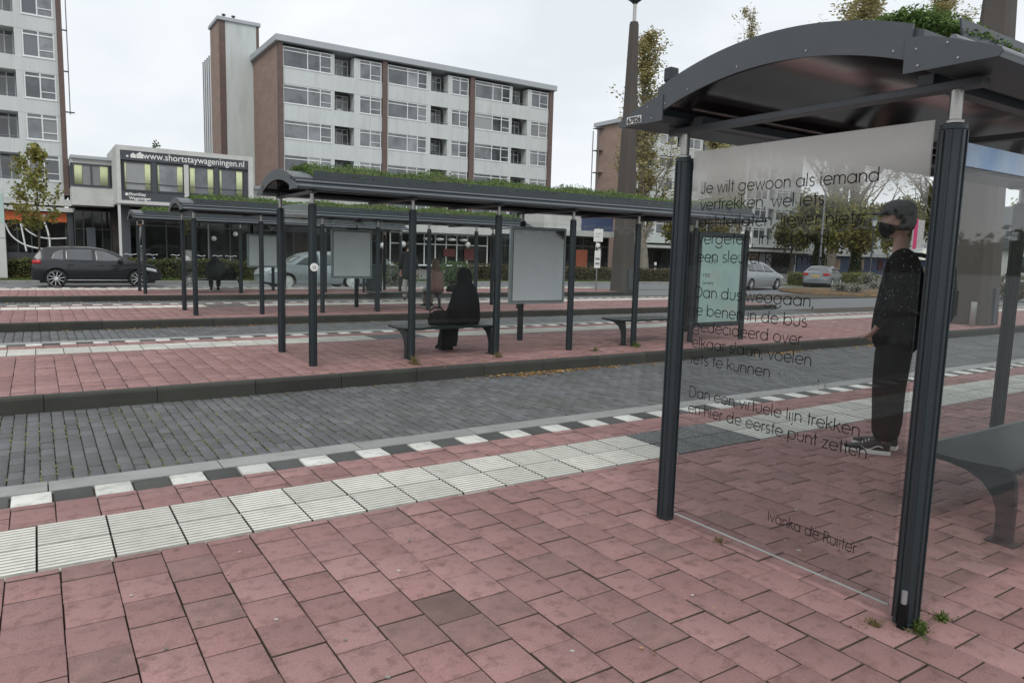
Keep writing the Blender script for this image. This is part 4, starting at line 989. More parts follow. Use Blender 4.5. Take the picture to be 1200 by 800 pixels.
bx(rf_, 'pale_display', m_warm, 22.2, 24.4, -.02, .05, .5, Z(2.4)); bx(rf_, 'pale_display', M('white_display', (.5, .5, .52), .7, var=.3, vscale=1.2), 24.6, 27.2, -.02, .05, .5, Z(2.4))  # warm and white panels set before the shop window
# ---- low two storey row further right
lr = thing('low_building', 'long low shop row with white balconies behind the ivy clad tree trunks', 'building', (90.2, 64, GZ))
bk = MB(); bk.box(0, 42, 1, 10, 0, Z(7.6)); bk.build('rear_wall', m_recess, lr)
mb = MB(); mb.box(-.2, 42.3, -.4, 10, Z(7.0), Z(7.7)); mb.build('roof', m_roofed, lr)
bx(lr, 'balcony_front', m_panel, 0, 42, -1.2, .0, Z(2.9), Z(4.1)); bx(lr, 'canopy', m_concr, 0, 42, -2.0, .2, Z(2.45), Z(2.85))
for j in range(8):
    window(lr, .6+j*5.2, 4.4+j*5.2, Z(4.1), Z(6.9), 0, cuts=(.33, .66), fr=m_wframe, bar=.14); bx(lr, 'pier', m_panel, 4.5+j*5.2, 5.7+j*5.2, -.1, .9, Z(4.1), Z(7))
bx(lr, 'shop_front', m_bluep, 0, 42, -.3, 1, 0, Z(2.4))
for q, (x, m_) in enumerate(((15.2, m_warm), (20.5, m_redd), (9.0, m_warm))): bx(lr, 'shop_poster', m_, x, x+1.4, -.36, -.31, .6, 2.2)
# ---- pale house with dark pitched roof at the right edge
hs = thing('house', 'pale house with a dark pitched roof beyond the wide concrete mast', 'house', (84, 30, GZ))
bx(hs, 'wall', m_concr, 0, 9, 0, 8, 0, 3.6); mb = MB(); mb.prism([(-.5, 3.5), (9.5, 3.5), (4.5, 8.2)], 'y', -.4, 8.4); mb.build('roof', m_ddoor, hs)
for q in range(1): 
    mb = MB(); mb.box(-.04, .02, 2+q*6, 4.6+q*6, 1.0, 2.9); f = mb.build('window', m_wframe, hs); mb = MB(); mb.box(-.055, -.042, 2.12+q*6, 4.48+q*6, 1.12, 2.78); mb.build('pane', m_pane, f)
# ================================================================ VEGETATION
m_bark = M('bark', (.085, .07, .055), .95, var=.3, vscale=4, stretch=(1, 1, .3), bump=.4, bscale=20)
m_barkp = M('pale_twigs', (.20, .18, .15), .95, var=.3, vscale=4)
def leafm(name, a, b, stain=None, samt=.4, tr=.35): return M(name, a, .65, var=.15, vscale=.5, rand='island', ramt=.35, base2=b, stain=stain, samt=samt, sscale=.35, trans=tr)
m_lyoung = leafm('young_tree_leaf', (.20, .22, .06), (.32, .29, .08), (.42, .22, .06), .5, .45)
m_lpop = leafm('poplar_leaf', (.30, .28, .13), (.40, .34, .16), (.22, .23, .09), .5, .5)
m_lplane = leafm('plane_leaf', (.16, .165, .045), (.27, .23, .06), (.09, .115, .035), .6, .45)
m_ivy = leafm('ivy_leaf', (.030, .055, .016), (.06, .085, .025), None, 0, .15)
m_hedge = leafm('hedge_leaf', (.055, .085, .020), (.12, .115, .035), (.17, .10, .035), .5, .2)
m_hedgeb = leafm('brown_hedge_leaf', (.085, .075, .03), (.13, .10, .045), (.05, .07, .02), .5, .2)
m_hedgey = leafm('yellow_hedge_leaf', (.17, .17, .03), (.12, .13, .03), None, 0, .2)
m_shrubw = leafm('whitish_shrub_leaf', (.36, .36, .32), (.20, .20, .16), (.10, .09, .05), .5, .2)
m_weed = leafm('weed_leaf', (.06, .12, .02), (.13, .17, .04), None, 0, .25)
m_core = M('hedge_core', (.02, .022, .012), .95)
m_wood = leafm('added_wood_leaf', (.05, .06, .022), (.11, .10, .035), (.03, .042, .02), .6, .1)

def leaf_quads(C, size, rng, flat=0., asp=.6):
    n = len(C); C = np.asarray(C); s = size*rng.uniform(.6, 1.4, n)
    d = rng.normal(size=(n, 3)); d[:, 2] *= (1-flat); d /= np.linalg.norm(d, axis=1)[:, None]
    e = rng.normal(size=(n, 3)); e -= d*(e*d).sum(1)[:, None]; e /= np.linalg.norm(e, axis=1)[:, None]
    u, v = d*s[:, None], e*(s*asp)[:, None]
    V = np.stack([C+u, C+v, C-u*.8, C-v], 1).reshape(-1, 3); F = np.arange(n*4).reshape(-1, 4); return V, F

def grow(H, r0, rng, kind):
    """limbs of one tree as (points, radii), and the places where its leaves sit"""
    limbs = []; C = []
    p = dict(poplar=dict(t0=.10, nb=85, el=(68, 80), ln=lambda t: .145*H*(1.15-t)*(.55+1.2*min(1, 6*t)), curve=.10, lf=1.0),
             young=dict(t0=.28, nb=26, el=(20, 50), ln=lambda t: .36*H*(1.05-t)*(.5+.9*t), curve=.12, lf=1.),
             plane=dict(t0=.42, nb=22, el=(12, 55), ln=lambda t: .42*H*(.55+.75*(1-t)), curve=.12, lf=1.))[kind]
    k = 9; tr = []; x = y = 0
    for i in range(k+1):
        t = i/k; tr.append((x, y, t*H*(.95 if kind == 'poplar' else .86))); x += rng.normal(0, .010*H*.6); y += rng.normal(0, .010*H*.6)
    limbs.append((tr, [r0*(1-.93*(i/k)**.8) for i in range(k+1)]))
    tr = np.array(tr)
    for b in range(p['nb']):
        t = p['t0']+(1-p['t0'])*((b+rng.uniform(0, 1))/p['nb'])
        f = t*k*.999; i = int(f); o = tr[i]+(tr[i+1]-tr[i])*(f-i)
        az = b*2.39996+rng.normal(0, .4); el = R(rng.uniform(*p['el'])); L_ = p['ln'](t)*rng.uniform(.65, 1.25)
        pts = [o]; q = 6; d = np.array([math.cos(az)*math.cos(el), math.sin(az)*math.cos(el), math.sin(el)])
        for j in range(q):
            d = d + np.array([rng.normal(0, .09), rng.normal(0, .09), p['curve']*.6]); d /= np.linalg.norm(d); pts.append(pts[-1]+d*L_/q)
        rr = r0*.30*(1-t*.75)
        limbs.append((pts, [max(.006, rr*(1-.9*j/q)) for j in range(q+1)]))
        pts = np.array(pts)
        for s in range(4 if kind != 'poplar' else 3):
            f = rng.uniform(.3, .98)*q*.999; i = int(f); o2 = pts[i]+(pts[i+1]-pts[i])*(f-i)
            d2 = (pts[i+1]-pts[i])/np.linalg.norm(pts[i+1]-pts[i]) + rng.normal(0, .55 if kind != 'poplar' else .30, 3)
            if kind == 'poplar': d2[2] += .5
            d2 /= np.linalg.norm(d2); l2 = L_*rng.uniform(.25, .5)
            limbs.append(([o2, o2+d2*l2*.5+[0, 0, .02], o2+d2*l2], [rr*.35, rr*.22, .004])); C.append((o2, o2+d2*l2))
        C.append((pts[2], pts[-1]))
    return limbs, C

def tree(name, label, cat, loc, H, r0, kind, nleaf, leaf, mat, group=None, seed=1, rz=0, ivy=None, spread=.10, bare=0.):
    rng = np.random.default_rng(seed); t = thing(name, label, cat, loc, rz, group)
    limbs, C = grow(H, r0, rng, kind); mb = MB(); bark = m_barkp if kind == 'poplar' else m_bark
    for pts, rr in limbs: mb.tube(pts, rr, 6 if rr[0] > .03 else 4, cap=False)
    mb.build('trunk', bark, t, smooth=True)
    a = np.array([c[0] for c in C]); b = np.array([c[1] for c in C])
    # leaves sit in clumps; some twigs stay bare
    w_ = rng.uniform(.1, 1, len(C))**1.5; w_[rng.uniform(0, 1, len(C)) < bare] *= .12
    i = rng.choice(len(C), nleaf, p=w_/w_.sum()); u = rng.uniform(.15, 1.05, nleaf)[:, None]
    pos = a[i]+(b[i]-a[i])*u + rng.normal(0, spread, (nleaf, 3))
    V, F = leaf_quads(pos, leaf, rng); raw_mesh('crown', V, F, mat, t)
    if ivy:
        z1, rad, n = ivy; z = rng.uniform(0, 1, n)**.9*z1; an = rng.uniform(0, 2*PI, n)
        rr = rad*(1-.35*z/z1)*(.75+.35*np.sin(z*2.1+an*2)*.4 + rng.uniform(0, .35, n))
        V, F = leaf_quads(np.stack([np.cos(an)*rr, np.sin(an)*rr, z], 1), .13, rng); raw_mesh('ivy', V, F, m_ivy, t)
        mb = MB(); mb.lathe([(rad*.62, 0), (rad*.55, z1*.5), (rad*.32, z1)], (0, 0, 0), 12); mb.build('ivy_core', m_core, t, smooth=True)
    return t
tree('street_tree', 'young street tree with yellowing leaves in front of the orange shop', 'tree', (.12, 37.2, ROADZ), 6.3, .07, 'young', 2000, .085, m_lyoung, None, 5, 1.0, spread=.13)
G = 'tall columnar poplars'
# the poplars: crown line from pixel, base on the ground at that depth
def pop(px, ytop, Y, label, seed, n, rz=0., bare=.35, wide=1.):
    q = atY(px, ytop, Y) if ytop is not None else None
    H = q.z-ROADZ
    t = tree('poplar', label, 'tree', (q.x, Y, ROADZ), H, .30, 'poplar', n, .105, m_lpop, G, seed, rz, spread=.20, bare=bare); t.scale = (wide, wide, 1); return t
pop(769, 30, 48, 'tall poplar directly right of the concrete mast with a lantern on its tip', 21, 9000, 0, .35, 1.7)
pop(846, 128, 48, 'poplar seen through the poem glass behind the white flats window', 22, 15000, 1, .2, 1.6)
pop(886, -2, 56, 'thin topped poplar rising over the middle of the arched shelter roof', 23, 4500, 2, .5, 1.3)
pop(1000, -45, 50, 'bare twigged poplar above the top of the arched roof, left of the ochre one', 24, 9000, 0, .4, 2.4)
pop(1032, -40, 54, 'second bare twigged poplar above the arch, close beside the first', 25, 9000, 3, .4, 2.4)
pop(1118, -55, 50, 'ochre leaved poplar above the right eave of the near shelter', 26, 14000, 1, .15, 2.2)
# plane trees with ivy covered trunks
G = 'trees with ivy covered trunks'
def plane(px, py, Y, H, label, seed, n=11000, ivy=True, rz=0):
    q = atY(px, py, Y)
    return tree('plane_tree', label, 'tree', (q.x, Y, ROADZ), H, .26, 'plane', n, .21, m_lplane, G, seed, rz, ivy=(H*.66, .55, 3200) if ivy else None, spread=.42)
plane(957, 328, 43, 7.3, 'ivy clad tree between the silver people carrier and the grey car', 31)
plane(1001, 330, 44, 7.0, 'ivy clad tree right of the grey parked car, left of the standing man', 32, rz=2)
plane(1046, 330, 47, 8.6, 'leafy tree behind the head of the man in the cap', 33, 11000, False)
plane(1092, 330, 50, 11.0, 'leafy tree behind the near right shelter post', 34, 11000, False, 1)
plane(1136, 330, 46, 10.0, 'leafy tree just left of the wide concrete mast base', 35, 11000, False, 2)
plane(1200, 330, 52, 10.5, 'leafy tree at the right edge beyond the wide mast', 36, 5500, False, 3)
plane(925, 330, 58, 7.2, 'leafy tree in front of the corner of the white flats', 37, 4200, False, 4)
plane(800, 320, 50, 6.0, 'low russet tree behind the black and white post', 38, 3600, False, 5)
# small tree top over the low building
tree('tree', 'small tree top peeping over the roof of the web address building', 'tree', (7.5, 56.5, 3.0), 6.2, .08, 'young', 260, .10, m_ivy, None, 41, spread=.1)

def hedge(label, x0, x1, y0, y1, h, mat, dens=260, leaf=.05, group='clipped hedges', seed=1, name='hedge', z0=ROADZ):
    rng = np.random.default_rng(seed); t = thing(name, label, 'hedge' if name == 'hedge' else 'shrub', ((x0+x1)/2, (y0+y1)/2, z0), 0, group)
    w_, d = (x1-x0)/2, (y1-y0)/2
    n = int(dens*((x1-x0)*h*2+(x1-x0)*(y1-y0)+2*(y1-y0)*h))
    side = rng.uniform(0, 1, n); X = rng.uniform(-w_, w_, n); Y_ = rng.uniform(-d, d, n); Zz = rng.uniform(0, h, n)
    f = side < .55; Y_[f] = -d; g_ = (side >= .55) & (side < .85); Zz[g_] = h; e = side >= .85; X[e] = np.sign(X[e])*w_
    ph = np.array([mnoise.noise(Vector((x*.9, y*2, seed))) for x, y in zip(X, Zz)])
    P_ = np.stack([X, Y_, Zz], 1)+rng.normal(0, .045, (n, 3)); P_[:, 2] += ph*.12*Zz/h; P_[:, 1] += ph*.10
    V, F = leaf_quads(P_, leaf, rng); raw_mesh('foliage', V, F, mat, t)
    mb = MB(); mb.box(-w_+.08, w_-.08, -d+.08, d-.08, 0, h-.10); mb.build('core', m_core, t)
    return t
hedge('hedge at the left edge behind the rear of the black hatchback', -6, 3.2, 36.6, 37.4, .86, m_hedge, seed=51)
hedge('hedge behind the hunched person in the farthest shelter', 3.45, 11.6, 36.7, 37.5, .90, m_hedge, seed=52)
hedge('low brownish hedge left of the concrete mast, behind the bus stop sign', 26.0, 34.6, 36.4, 37.2, .85, m_hedgeb, seed=53)
hedge('low brownish hedge right of the concrete mast', 35.0, 41, 36.8, 37.6, .80, m_hedgeb, seed=54)
hedge('dull hedge right of the striped cardigan person', 20.9, 25.6, 36.4, 37.3, .95, m_hedgeb, seed=55)
hedge('yellow green hedge between the people carrier and the grey car', 44.5, 54, 31.0, 32.2, .85, m_hedgey, seed=56)
def shrub(label, px, py, z, w_, h, mat, n=900, leaf=.05, seed=1, group='round shrubs', name='shrub', flat=1.):
    q = atZ(px, py, z); rng = np.random.default_rng(seed); t = thing(name, label, 'shrub', q, 0, group)
    d = rng.normal(size=(n, 3)); d /= np.linalg.norm(d, axis=1)[:, None]; d *= rng.uniform(.55, 1, n)[:, None]**.5
    lump = 1+.25*np.sin(d[:, 0]*7+seed)*np.cos(d[:, 1]*6)
    P_ = d*np.array([w_/2, w_/2*flat, h/2])*lump[:, None]; P_[:, 2] = np.abs(P_[:, 2]+h/2)
    V, F = leaf_quads(P_, leaf, rng); raw_mesh('foliage', V, F, mat, t)
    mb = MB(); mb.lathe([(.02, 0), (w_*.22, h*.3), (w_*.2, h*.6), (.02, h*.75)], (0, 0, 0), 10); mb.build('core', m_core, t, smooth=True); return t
m_sgreen = leafm('green_shrub_leaf', (.05, .10, .025), (.09, .14, .04), None, 0, .25)
shrub('bright green shrub beside the head of the person in the striped cardigan', 531, 336, ROADZ, 1.9, 1.25, m_sgreen, 1500, .06, 61)
shrub('dark green shrub behind the post left of the cloaked person', 468, 337, ROADZ, 1.7, 1.2, m_hedge, 1300, .06, 62)
shrub('green shrub behind the clean pale board', 425, 334, ROADZ, 2.0, 1.0, m_hedge, 1300, .06, 63)
# island with pale bedding plants
V = []; F = []
cx, cy = 38.5, 23.2
for i in range(40):
    a = 2*PI*i/40
    for q, zz in ((1.0, ROADZ-.01), (.985, -.06), (.5, .02), (0.02, .06)): V.append((cx+4.6*q*math.cos(a), cy+3.9*q*math.sin(a), zz))
for i in range(40):
    for q in range(3): a, b = i*4+q, ((i+1) % 40)*4+q; F.append((a, b, b+1, a+1))
struct(raw_mesh('planting_bed', np.array(V), np.array(F), m_soil, smooth=True))
for i, (px, py, w_, h) in enumerate(((985, 342, 1.1, .55), (1003, 343, 1.2, .5), (1024, 340, 1.0, .5), (1048, 341, 1.2, .6), (1016, 334, 1.2, .9), (1040, 332, 1.3, 1.0), (1064, 335, 1.1, .8))):
    shrub(('whitish bedding shrub just below the grey car', 'whitish bedding shrub one step right of the lowest left one', 'whitish bedding shrub in the middle of the front row', 'whitish bedding shrub near the jacket of the standing man',
           'taller whitish shrub left in the back row', 'taller whitish shrub in the middle of the back row', 'taller whitish shrub hidden most by the standing man')[i], px, py, -.05, w_, h, m_shrubw, 420, .045, 70+i, 'pale bedding shrubs', flat=1)
shrub('dark low shrub at the right edge beyond the bus lane', 1192, 352, ROADZ, 3.2, 1.3, m_hedgeb, 1500, .07, 80)
lumpy('grass_verge', 42, 75, 29.6, 33.4, ROADZ-.04, .12, m_turf, 60, 10)
# weeds at the foot of the posts
def weed(label, x, y, z, r_, h, n, seed, mat=m_weed):
    """a ragged cushion: many small leaves low down, a few thin stalks"""
    rng = np.random.default_rng(seed); n *= 3
    a = rng.uniform(0, 2*PI, n); q = np.abs(rng.normal(0, .45, n))*r_*(.6+.5*np.sin(a*2+seed)+.3*np.sin(a*5))
    C = np.stack([x+np.cos(a)*q, y+np.sin(a)*q, z+np.abs(rng.normal(0, .4, n))*h*np.exp(-(q/r_)**2)], 1)
    V, F = leaf_quads(C, .004+h*.09, rng, asp=.45)
    k = n//7; a = rng.uniform(0, 2*PI, k); b0 = np.stack([x+np.cos(a)*r_*.25*rng.uniform(0, 1, k), y+np.sin(a)*r_*.25, np.full(k, z)], 1); hh = h*rng.uniform(.5, 1.5, k)
    tip = b0+np.stack([rng.normal(0, .5, k)*hh, rng.normal(0, .5, k)*hh, hh], 1); wv = np.stack([-np.sin(a), np.cos(a), 0*a], 1)*.0022; mid = (b0+tip)/2+[0, 0, h*.15]
    V2 = np.stack([b0-wv, mid+wv, tip, mid-wv], 1).reshape(-1, 3)
    o = raw_mesh('weed', np.vstack([V, V2]), np.arange((n+k)*4).reshape(-1, 4), mat)
    return tag(o, label, 'weed', 'weeds at the shelter posts')
weed('green moss and weeds at the foot of the near right shelter post', 3.0-.02, 1.40, 0, .085, .04, 160, 1)
weed('small weed just right of the near right shelter post', 3.16, 1.40, 0, .07, .035, 70, 2)
m_weedd = leafm('dry_weed_leaf', (.16, .15, .05), (.20, .14, .06), None, 0, .25)
weed('dry weed on the pavers left of the near right shelter post', 2.86, 1.52, 0, .09, .03, 60, 3, m_weedd)
weed('weed under the poem glass near the left post', 2.985, 2.45, 0, .05, .03, 40, 4, m_weedd)
weed('dry tuft in front of the left end of the bench with the cloaked person', 4.15, 8.62, 0, .20, .11, 120, 5, m_weedd)
weed('dry tuft at the post right of the cloaked person', 5.55, 8.75, 0, .22, .07, 110, 6, m_weedd)
weed('green tuft at the post before the empty bench', 8.36, 8.86, 0, .22, .08, 130, 7)
weed('small tuft between the sooty board and the empty bench', 7.35, 8.72, 0, .12, .07, 60, 8)
# wood ring added all round the horizon to darken what the glass reflects
rng = np.random.default_rng(77); n = 15000; an = rng.uniform(0, 2*PI, n); ra = rng.uniform(150, 185, n)
hh = np.array([9+5*mnoise.noise(Vector((math.cos(a)*7, math.sin(a)*7, 0)))+3*mnoise.noise(Vector((math.cos(a)*25, math.sin(a)*25, 4))) for a in an])
P_ = np.stack([np.cos(an)*ra, np.sin(an)*ra, rng.uniform(0, 1, n)**.8*hh], 1); V, F = leaf_quads(P_, .8, rng)
o = raw_mesh('added_far_wood', V, F, m_wood); o['kind'] = 'stuff'
mb = MB(); kk = 120
pts = [(math.cos(2*PI*i/kk)*178, math.sin(2*PI*i/kk)*178) for i in range(kk)]
hz = [max(3, 7.5+4.5*mnoise.noise(Vector((math.cos(2*PI*i/kk)*7, math.sin(2*PI*i/kk)*7, 0)))) for i in range(kk)]
mb.add([(x, y, -1) for x, y in pts]+[(x*1.01, y*1.01, h) for (x, y), h in zip(pts, hz)]+[(x*1.1, y*1.1, -1) for x, y in pts], [(i, (i+1) % kk, kk+(i+1) % kk, kk+i) for i in range(kk)]+[(kk+i, kk+(i+1) % kk, 2*kk+(i+1) % kk, 2*kk+i) for i in range(kk)])
struct(mb.build('added_wood_core', m_wood))  # solid core of the added wood ring
# ================================================================ VEHICLES
m_tyre = M('tyre', (.018, .018, .019), .85)
m_rim = M('alloy_rim', (.78, .79, .80), .4)
m_cglass = window_mat('car_window', (.06, .07, .075), (.16, .17, .18), .7, .4)
m_red_l = M('red_lamp_glass', (.42, .015, .015), .2); m_clear = M('clear_lamp_glass', (.55, .57, .58), .12)
m_trim = M('black_trim', (.015, .015, .016), .5)
m_plateY = M('yellow_number_plate', (.62, .42, .04), .5)
def paint(name, c, metal=.3): return M(name, c, .28, metal=metal, var=.04, coat=.6)
def interp(pts, x):
    if x <= pts[0][0]: return pts[0][1]
    for (a, za), (b, zb) in zip(pts, pts[1:]):
        if x <= b: 
            t = (x-a)/(b-a); return za+(zb-za)*t
    return pts[-1][1]
def smooth(pts, n=4):
    """Chaikin-rounded profile"""
    for _ in range(n):
        q = [pts[0]]
        for a, b in zip(pts, pts[1:]): q += [(a[0]*.75+b[0]*.25, a[1]*.75+b[1]*.25), (a[0]*.25+b[0]*.75, a[1]*.25+b[1]*.75)]
        pts = q+[pts[-1]]
    return pts
def car(name, label, loc, rz, L_, W_, top, wb, belt, side_win, mat, rear_x, wheel=.315, roofz=1.45, group='parked cars', screens=(), pillars=(), handles=(), rr=.74):
    """x runs from rear (0) to front (L_); top: profile points; wb: wheel centre x; side_win: list of (bottom pts, top pts)"""
    t = thing(name, label, 'car', loc, rz, group)
    top = smooth(top, 2); ra = wheel+.06
    def zt(x): return interp(top, x)
    def plan(x): 
        e = min(x, L_-x); q = .42
        return 1 if e >= q else .80+.20*math.sqrt(max(0, 1-((q-e)/q)**2))
    vert = [(.15, .90), (.30, .965), (.55, 1.0), (.75, .992), (belt, .955), (belt+.04, .94), (roofz, .70)]
    def hw(x, z): return W_/2*plan(x)*interp(vert, z)
    def zb(x):
        z = .20+.10*max(0, 1-min(x, L_-x)/.5)
        for c in wb:
            d = abs(x-c)
            if d < ra: z = max(z, wheel+math.sqrt(ra*ra-d*d)*.98)
        return z
    xs = sorted(set([L_*i/70 for i in range(71)]+[c+s*ra*q for c in wb for s in (-1, 1) for q in (1.001, .999, .97, .9, .75, .5, .25)]))
    NR = 14; V = []; F = []
    for s in (-1, 1):
        for x in xs:
            b_, t_ = zb(x), zt(x); b_ = min(b_, t_-.05)
            for j in range(NR+1):
                z = b_+(t_-b_)*j/NR; V.append((x, s*hw(x, z), z))
    n = len(xs); k = NR+1
    for s in range(2):
        for i in range(n-1):
            for j in range(NR): a = s*n*k+i*k+j; F.append((a, a+k, a+k+1, a+1))
    # top skin with a slight crown
    NA = 8; b0 = len(V)
    for x in xs:
        t_ = zt(x); h = hw(x, t_)
        for j in range(NA+1):
            u = -1+2*j/NA; V.append((x, u*h, t_+.035*(1-u*u)))
    for i in range(n-1):
        for j in range(NA): a = b0+i*(NA+1)+j; F.append((a, a+1, a+NA+2, a+NA+1))
    for i in (0, n-1):
        for j in range(NR): F.append((i*k+j, i*k+j+1, n*k+i*k+j+1, n*k+i*k+j))
    mb = MB(); mb.add(V, F); bm_ = mb.build('body', mat, t, angle=35)
    bm = bmesh.new(); bm.from_mesh(bm_.data); bmesh.ops.remove_doubles(bm, verts=bm.verts[:], dist=.0008); bmesh.ops.recalc_face_normals(bm, faces=bm.faces[:]); bm.to_mesh(bm_.data); bm.free()
    bm_.data.polygons.foreach_set('use_smooth', [True]*len(bm_.data.polygons)); bm_.data.set_sharp_from_angle(angle=R(38))
    mb = MB(); mb.box(.25, L_-.25, -W_/2+.12, W_/2-.12, .17, .62); mb.build('underbody', m_trim, t)
    def patch(bot, tp, mt, nm, off=.006, nx=16, nz=5, par=t):
        for s in (-1, 1):
            V = []; F = []
            xa, xb = bot[0][0], bot[-1][0]
            for i in range(nx+1):
                u = i/nx; xb_ = interp([(q/(len(bot)-1), p[0]) for q, p in enumerate(bot)], u); zb_ = interp([(q/(len(bot)-1), p[1]) for q, p in enumerate(bot)], u)
                xt_ = interp([(q/(len(tp)-1), p[0]) for q, p in enumerate(tp)], u); zt_ = interp([(q/(len(tp)-1), p[1]) for q, p in enumerate(tp)], u)
                for j in range(nz+1):
                    v = j/nz; x = xb_+(xt_-xb_)*v; z = zb_+(zt_-zb_)*v; V.append((x, s*(hw(x, z)+off), z))
            for i in range(nx):
                for j in range(nz): a = i*(nz+1)+j; F.append((a, a+nz+1, a+nz+2, a+1))
            m_ = MB(); m_.add(V, F); o = m_.build(nm, mt, par, smooth=True)
            so_ = o.modifiers.new('thickness', 'SOLIDIFY'); so_.thickness = .004; so_.offset = 0
    for (bt, tp) in side_win: patch(bt, tp, m_cglass, 'side_window')
    for nm, bt, tp, mt in handles: patch(bt, tp, mt, nm, .009, 6, 2)
    for (xa, xb, wd) in screens:         # windscreen and rear window
        V = []; F = []
        for i in range(9):
            x = xa+(xb-xa)*i/8; t_ = zt(x); h = hw(x, t_)*wd
            for j in range(9): u = -1+2*j/8; V.append((x, u*h, t_+.035*(1-u*u*wd*wd)+.012))
        for i in range(8):
            for j in range(8): a = i*9+j; F.append((a, a+1, a+10, a+9))
        m_ = MB(); m_.add(V, F); o = m_.build('windscreen' if xa > L_*.5 else 'rear_window', m_cglass, t, smooth=True); so_ = o.modifiers.new('thickness', 'SOLIDIFY'); so_.thickness = .004
    for c in wb:
        for s in (-1, 1):
            yo = s*(W_/2-.10)
            mb = MB(); q = wheel
            mb.lathe([(q*rr, -.10), (q*.93, -.10), (q, -.07), (q, .07), (q*.93, .10), (q*rr, .10), (q*rr, -.10)], (c, yo, wheel), 28, axis='y'); w_ = mb.build('wheel', m_tyre, t, angle=40)
            mb = MB(); mb.lathe([(q*rr, -.06), (q*rr, s*.085), (q*(rr-.08), s*.085), (q*(rr-.1), s*.0), (.02, s*.0)] if s > 0 else [(q*rr, .06), (q*rr, -.085), (q*(rr-.08), -.085), (q*(rr-.1), 0), (.02, 0)], (c, yo, wheel), 28, axis='y'); mb.build('rim_well', m_trim, w_, angle=40)
            mb = MB(); mb.lathe([(q*(rr-.02), s*.07), (q*(rr+.01), s*.100), (q*(rr-.07), s*.100), (q*(rr-.09), s*.06)], (c, yo, wheel), 28, axis='y')
            for sp in range(10):
                a = 2*PI*sp/10+.1
                p0 = (c+math.cos(a)*.03, yo+s*.085, wheel+math.sin(a)*.03); p1 = (c+math.cos(a+.06)*q*(rr-.06), yo+s*.09, wheel+math.sin(a+.06)*q*(rr-.06)); mb.tube([p0, p1], [.026, .018], 4)
            mb.lathe([(.05, s*.06), (.05, s*.098), (.03, s*.104)], (c, yo, wheel), 14, axis='y'); mb.build('rim', m_rim, w_, angle=40)
    return t, patch, hw, zt
blackp = paint('black_car_paint', (.012, .013, .017), .2); silver = paint('silver_car_paint', (.36, .39, .41), .35); silver2 = paint('pale_silver_car_paint', (.42, .47, .50), .35); greyp = paint('grey_car_paint', (.22, .235, .25), .35)
SZ = ROADZ-.03
# black hatchback, facing right
gt = [(0, .50), (0, .72), (.02, .93), (.10, 1.06), (.34, 1.37), (.55, 1.44), (1.45, 1.475), (2.1, 1.45), (2.55, 1.33), (3.12, 1.00), (3.35, .945), (3.85, .84), (4.12, .72), (4.22, .60), (4.22, .45)]
gw = [([(.62, 1.02), (.98, .985), (1.0, .985)], [(.72, 1.26), (.88, 1.34), (1.0, 1.36)]), ([(1.06, .985), (1.5, .965), (1.93, .955)], [(1.06, 1.37), (1.5, 1.385), (1.90, 1.38)]), ([(2.02, .955), (2.5, .95), (3.0, .965)], [(2.0, 1.375), (2.3, 1.33), (2.62, 1.19)])]
gh = [('handle', [(1.10, .83), (1.30, .83)], [(1.10, .865), (1.30, .865)], m_trim), ('handle', [(2.08, .81), (2.28, .81)], [(2.08, .845), (2.28, .845)], m_trim),
      ('tail_light', [(.05, .86), (.32, .86)], [(.05, .98), (.30, 1.0)], m_red_l), ('headlight', [(3.70, .66), (4.05, .58)], [(3.62, .78), (4.02, .70)], m_clear),
      ('sill_strip', [(.95, .27), (3.05, .27)], [(.95, .29), (3.05, .29)], m_rim), ('door_seam', [(1.99, .35), (2.0, .35)], [(1.96, 1.38), (1.97, 1.38)], m_trim)]
g_, gp, ghw, gzt = car('hatchback', 'black hatchback parked at the left in front of the hedge', (-.16, 31.7, SZ), R(-1.5), 4.22, 1.80, gt, (.76, 3.42), .955, gw, blackp, 0, .335, 1.46, screens=((2.55, 3.10, .88), (.11, .33, .85)), handles=gh, rr=.82)
for s in (-1, 1):
    mb = MB(); mb.rbox(2.72, 2.90, s*.86-(.16 if s < 0 else 0), s*.86+(.16 if s > 0 else 0), .93, 1.06, .03); mb.build('wing_mirror', m_trim, g_, angle=40)
# pale silver estate facing left
et = [(0, .50), (0, .75), (.04, .98), (.16, 1.08), (.50, 1.42), (.9, 1.50), (1.8, 1.53), (2.5, 1.49), (2.95, 1.34), (3.45, 1.03), (3.7, .97), (4.15, .86), (4.4, .72), (4.5, .58), (4.5, .45)]
ew_ = [([(.62, 1.05), (1.25, 1.0)], [(.80, 1.36), (1.25, 1.42)]), ([(1.33, 1.0), (2.20, .98)], [(1.33, 1.42), (2.15, 1.42)]), ([(2.28, .98), (3.30, .99)], [(2.26, 1.41), (2.85, 1.27)])]
eh = [('headlight', [(3.98, .66), (4.36, .60)], [(3.90, .79), (4.32, .72)], m_clear), ('tail_light', [(.05, .82), (.30, .82)], [(.05, 1.02), (.26, 1.02)], m_red_l), ('handle', [(1.40, .85), (1.60, .85)], [(1.40, .885), (1.60, .885)], silver2), ('handle', [(2.35, .84), (2.55, .84)], [(2.35, .875), (2.55, .875)], silver2)]
s_, *_q = car('estate_car', 'pale silver car seen through the shelters, left of the clean board', (12.05, 30.4, SZ), PI+R(2), 4.5, 1.80, et, (.88, 3.62), .985, ew_, silver2, 0, .31, 1.5, screens=((2.98, 3.42, .88), (.16, .48, .85)), handles=eh)
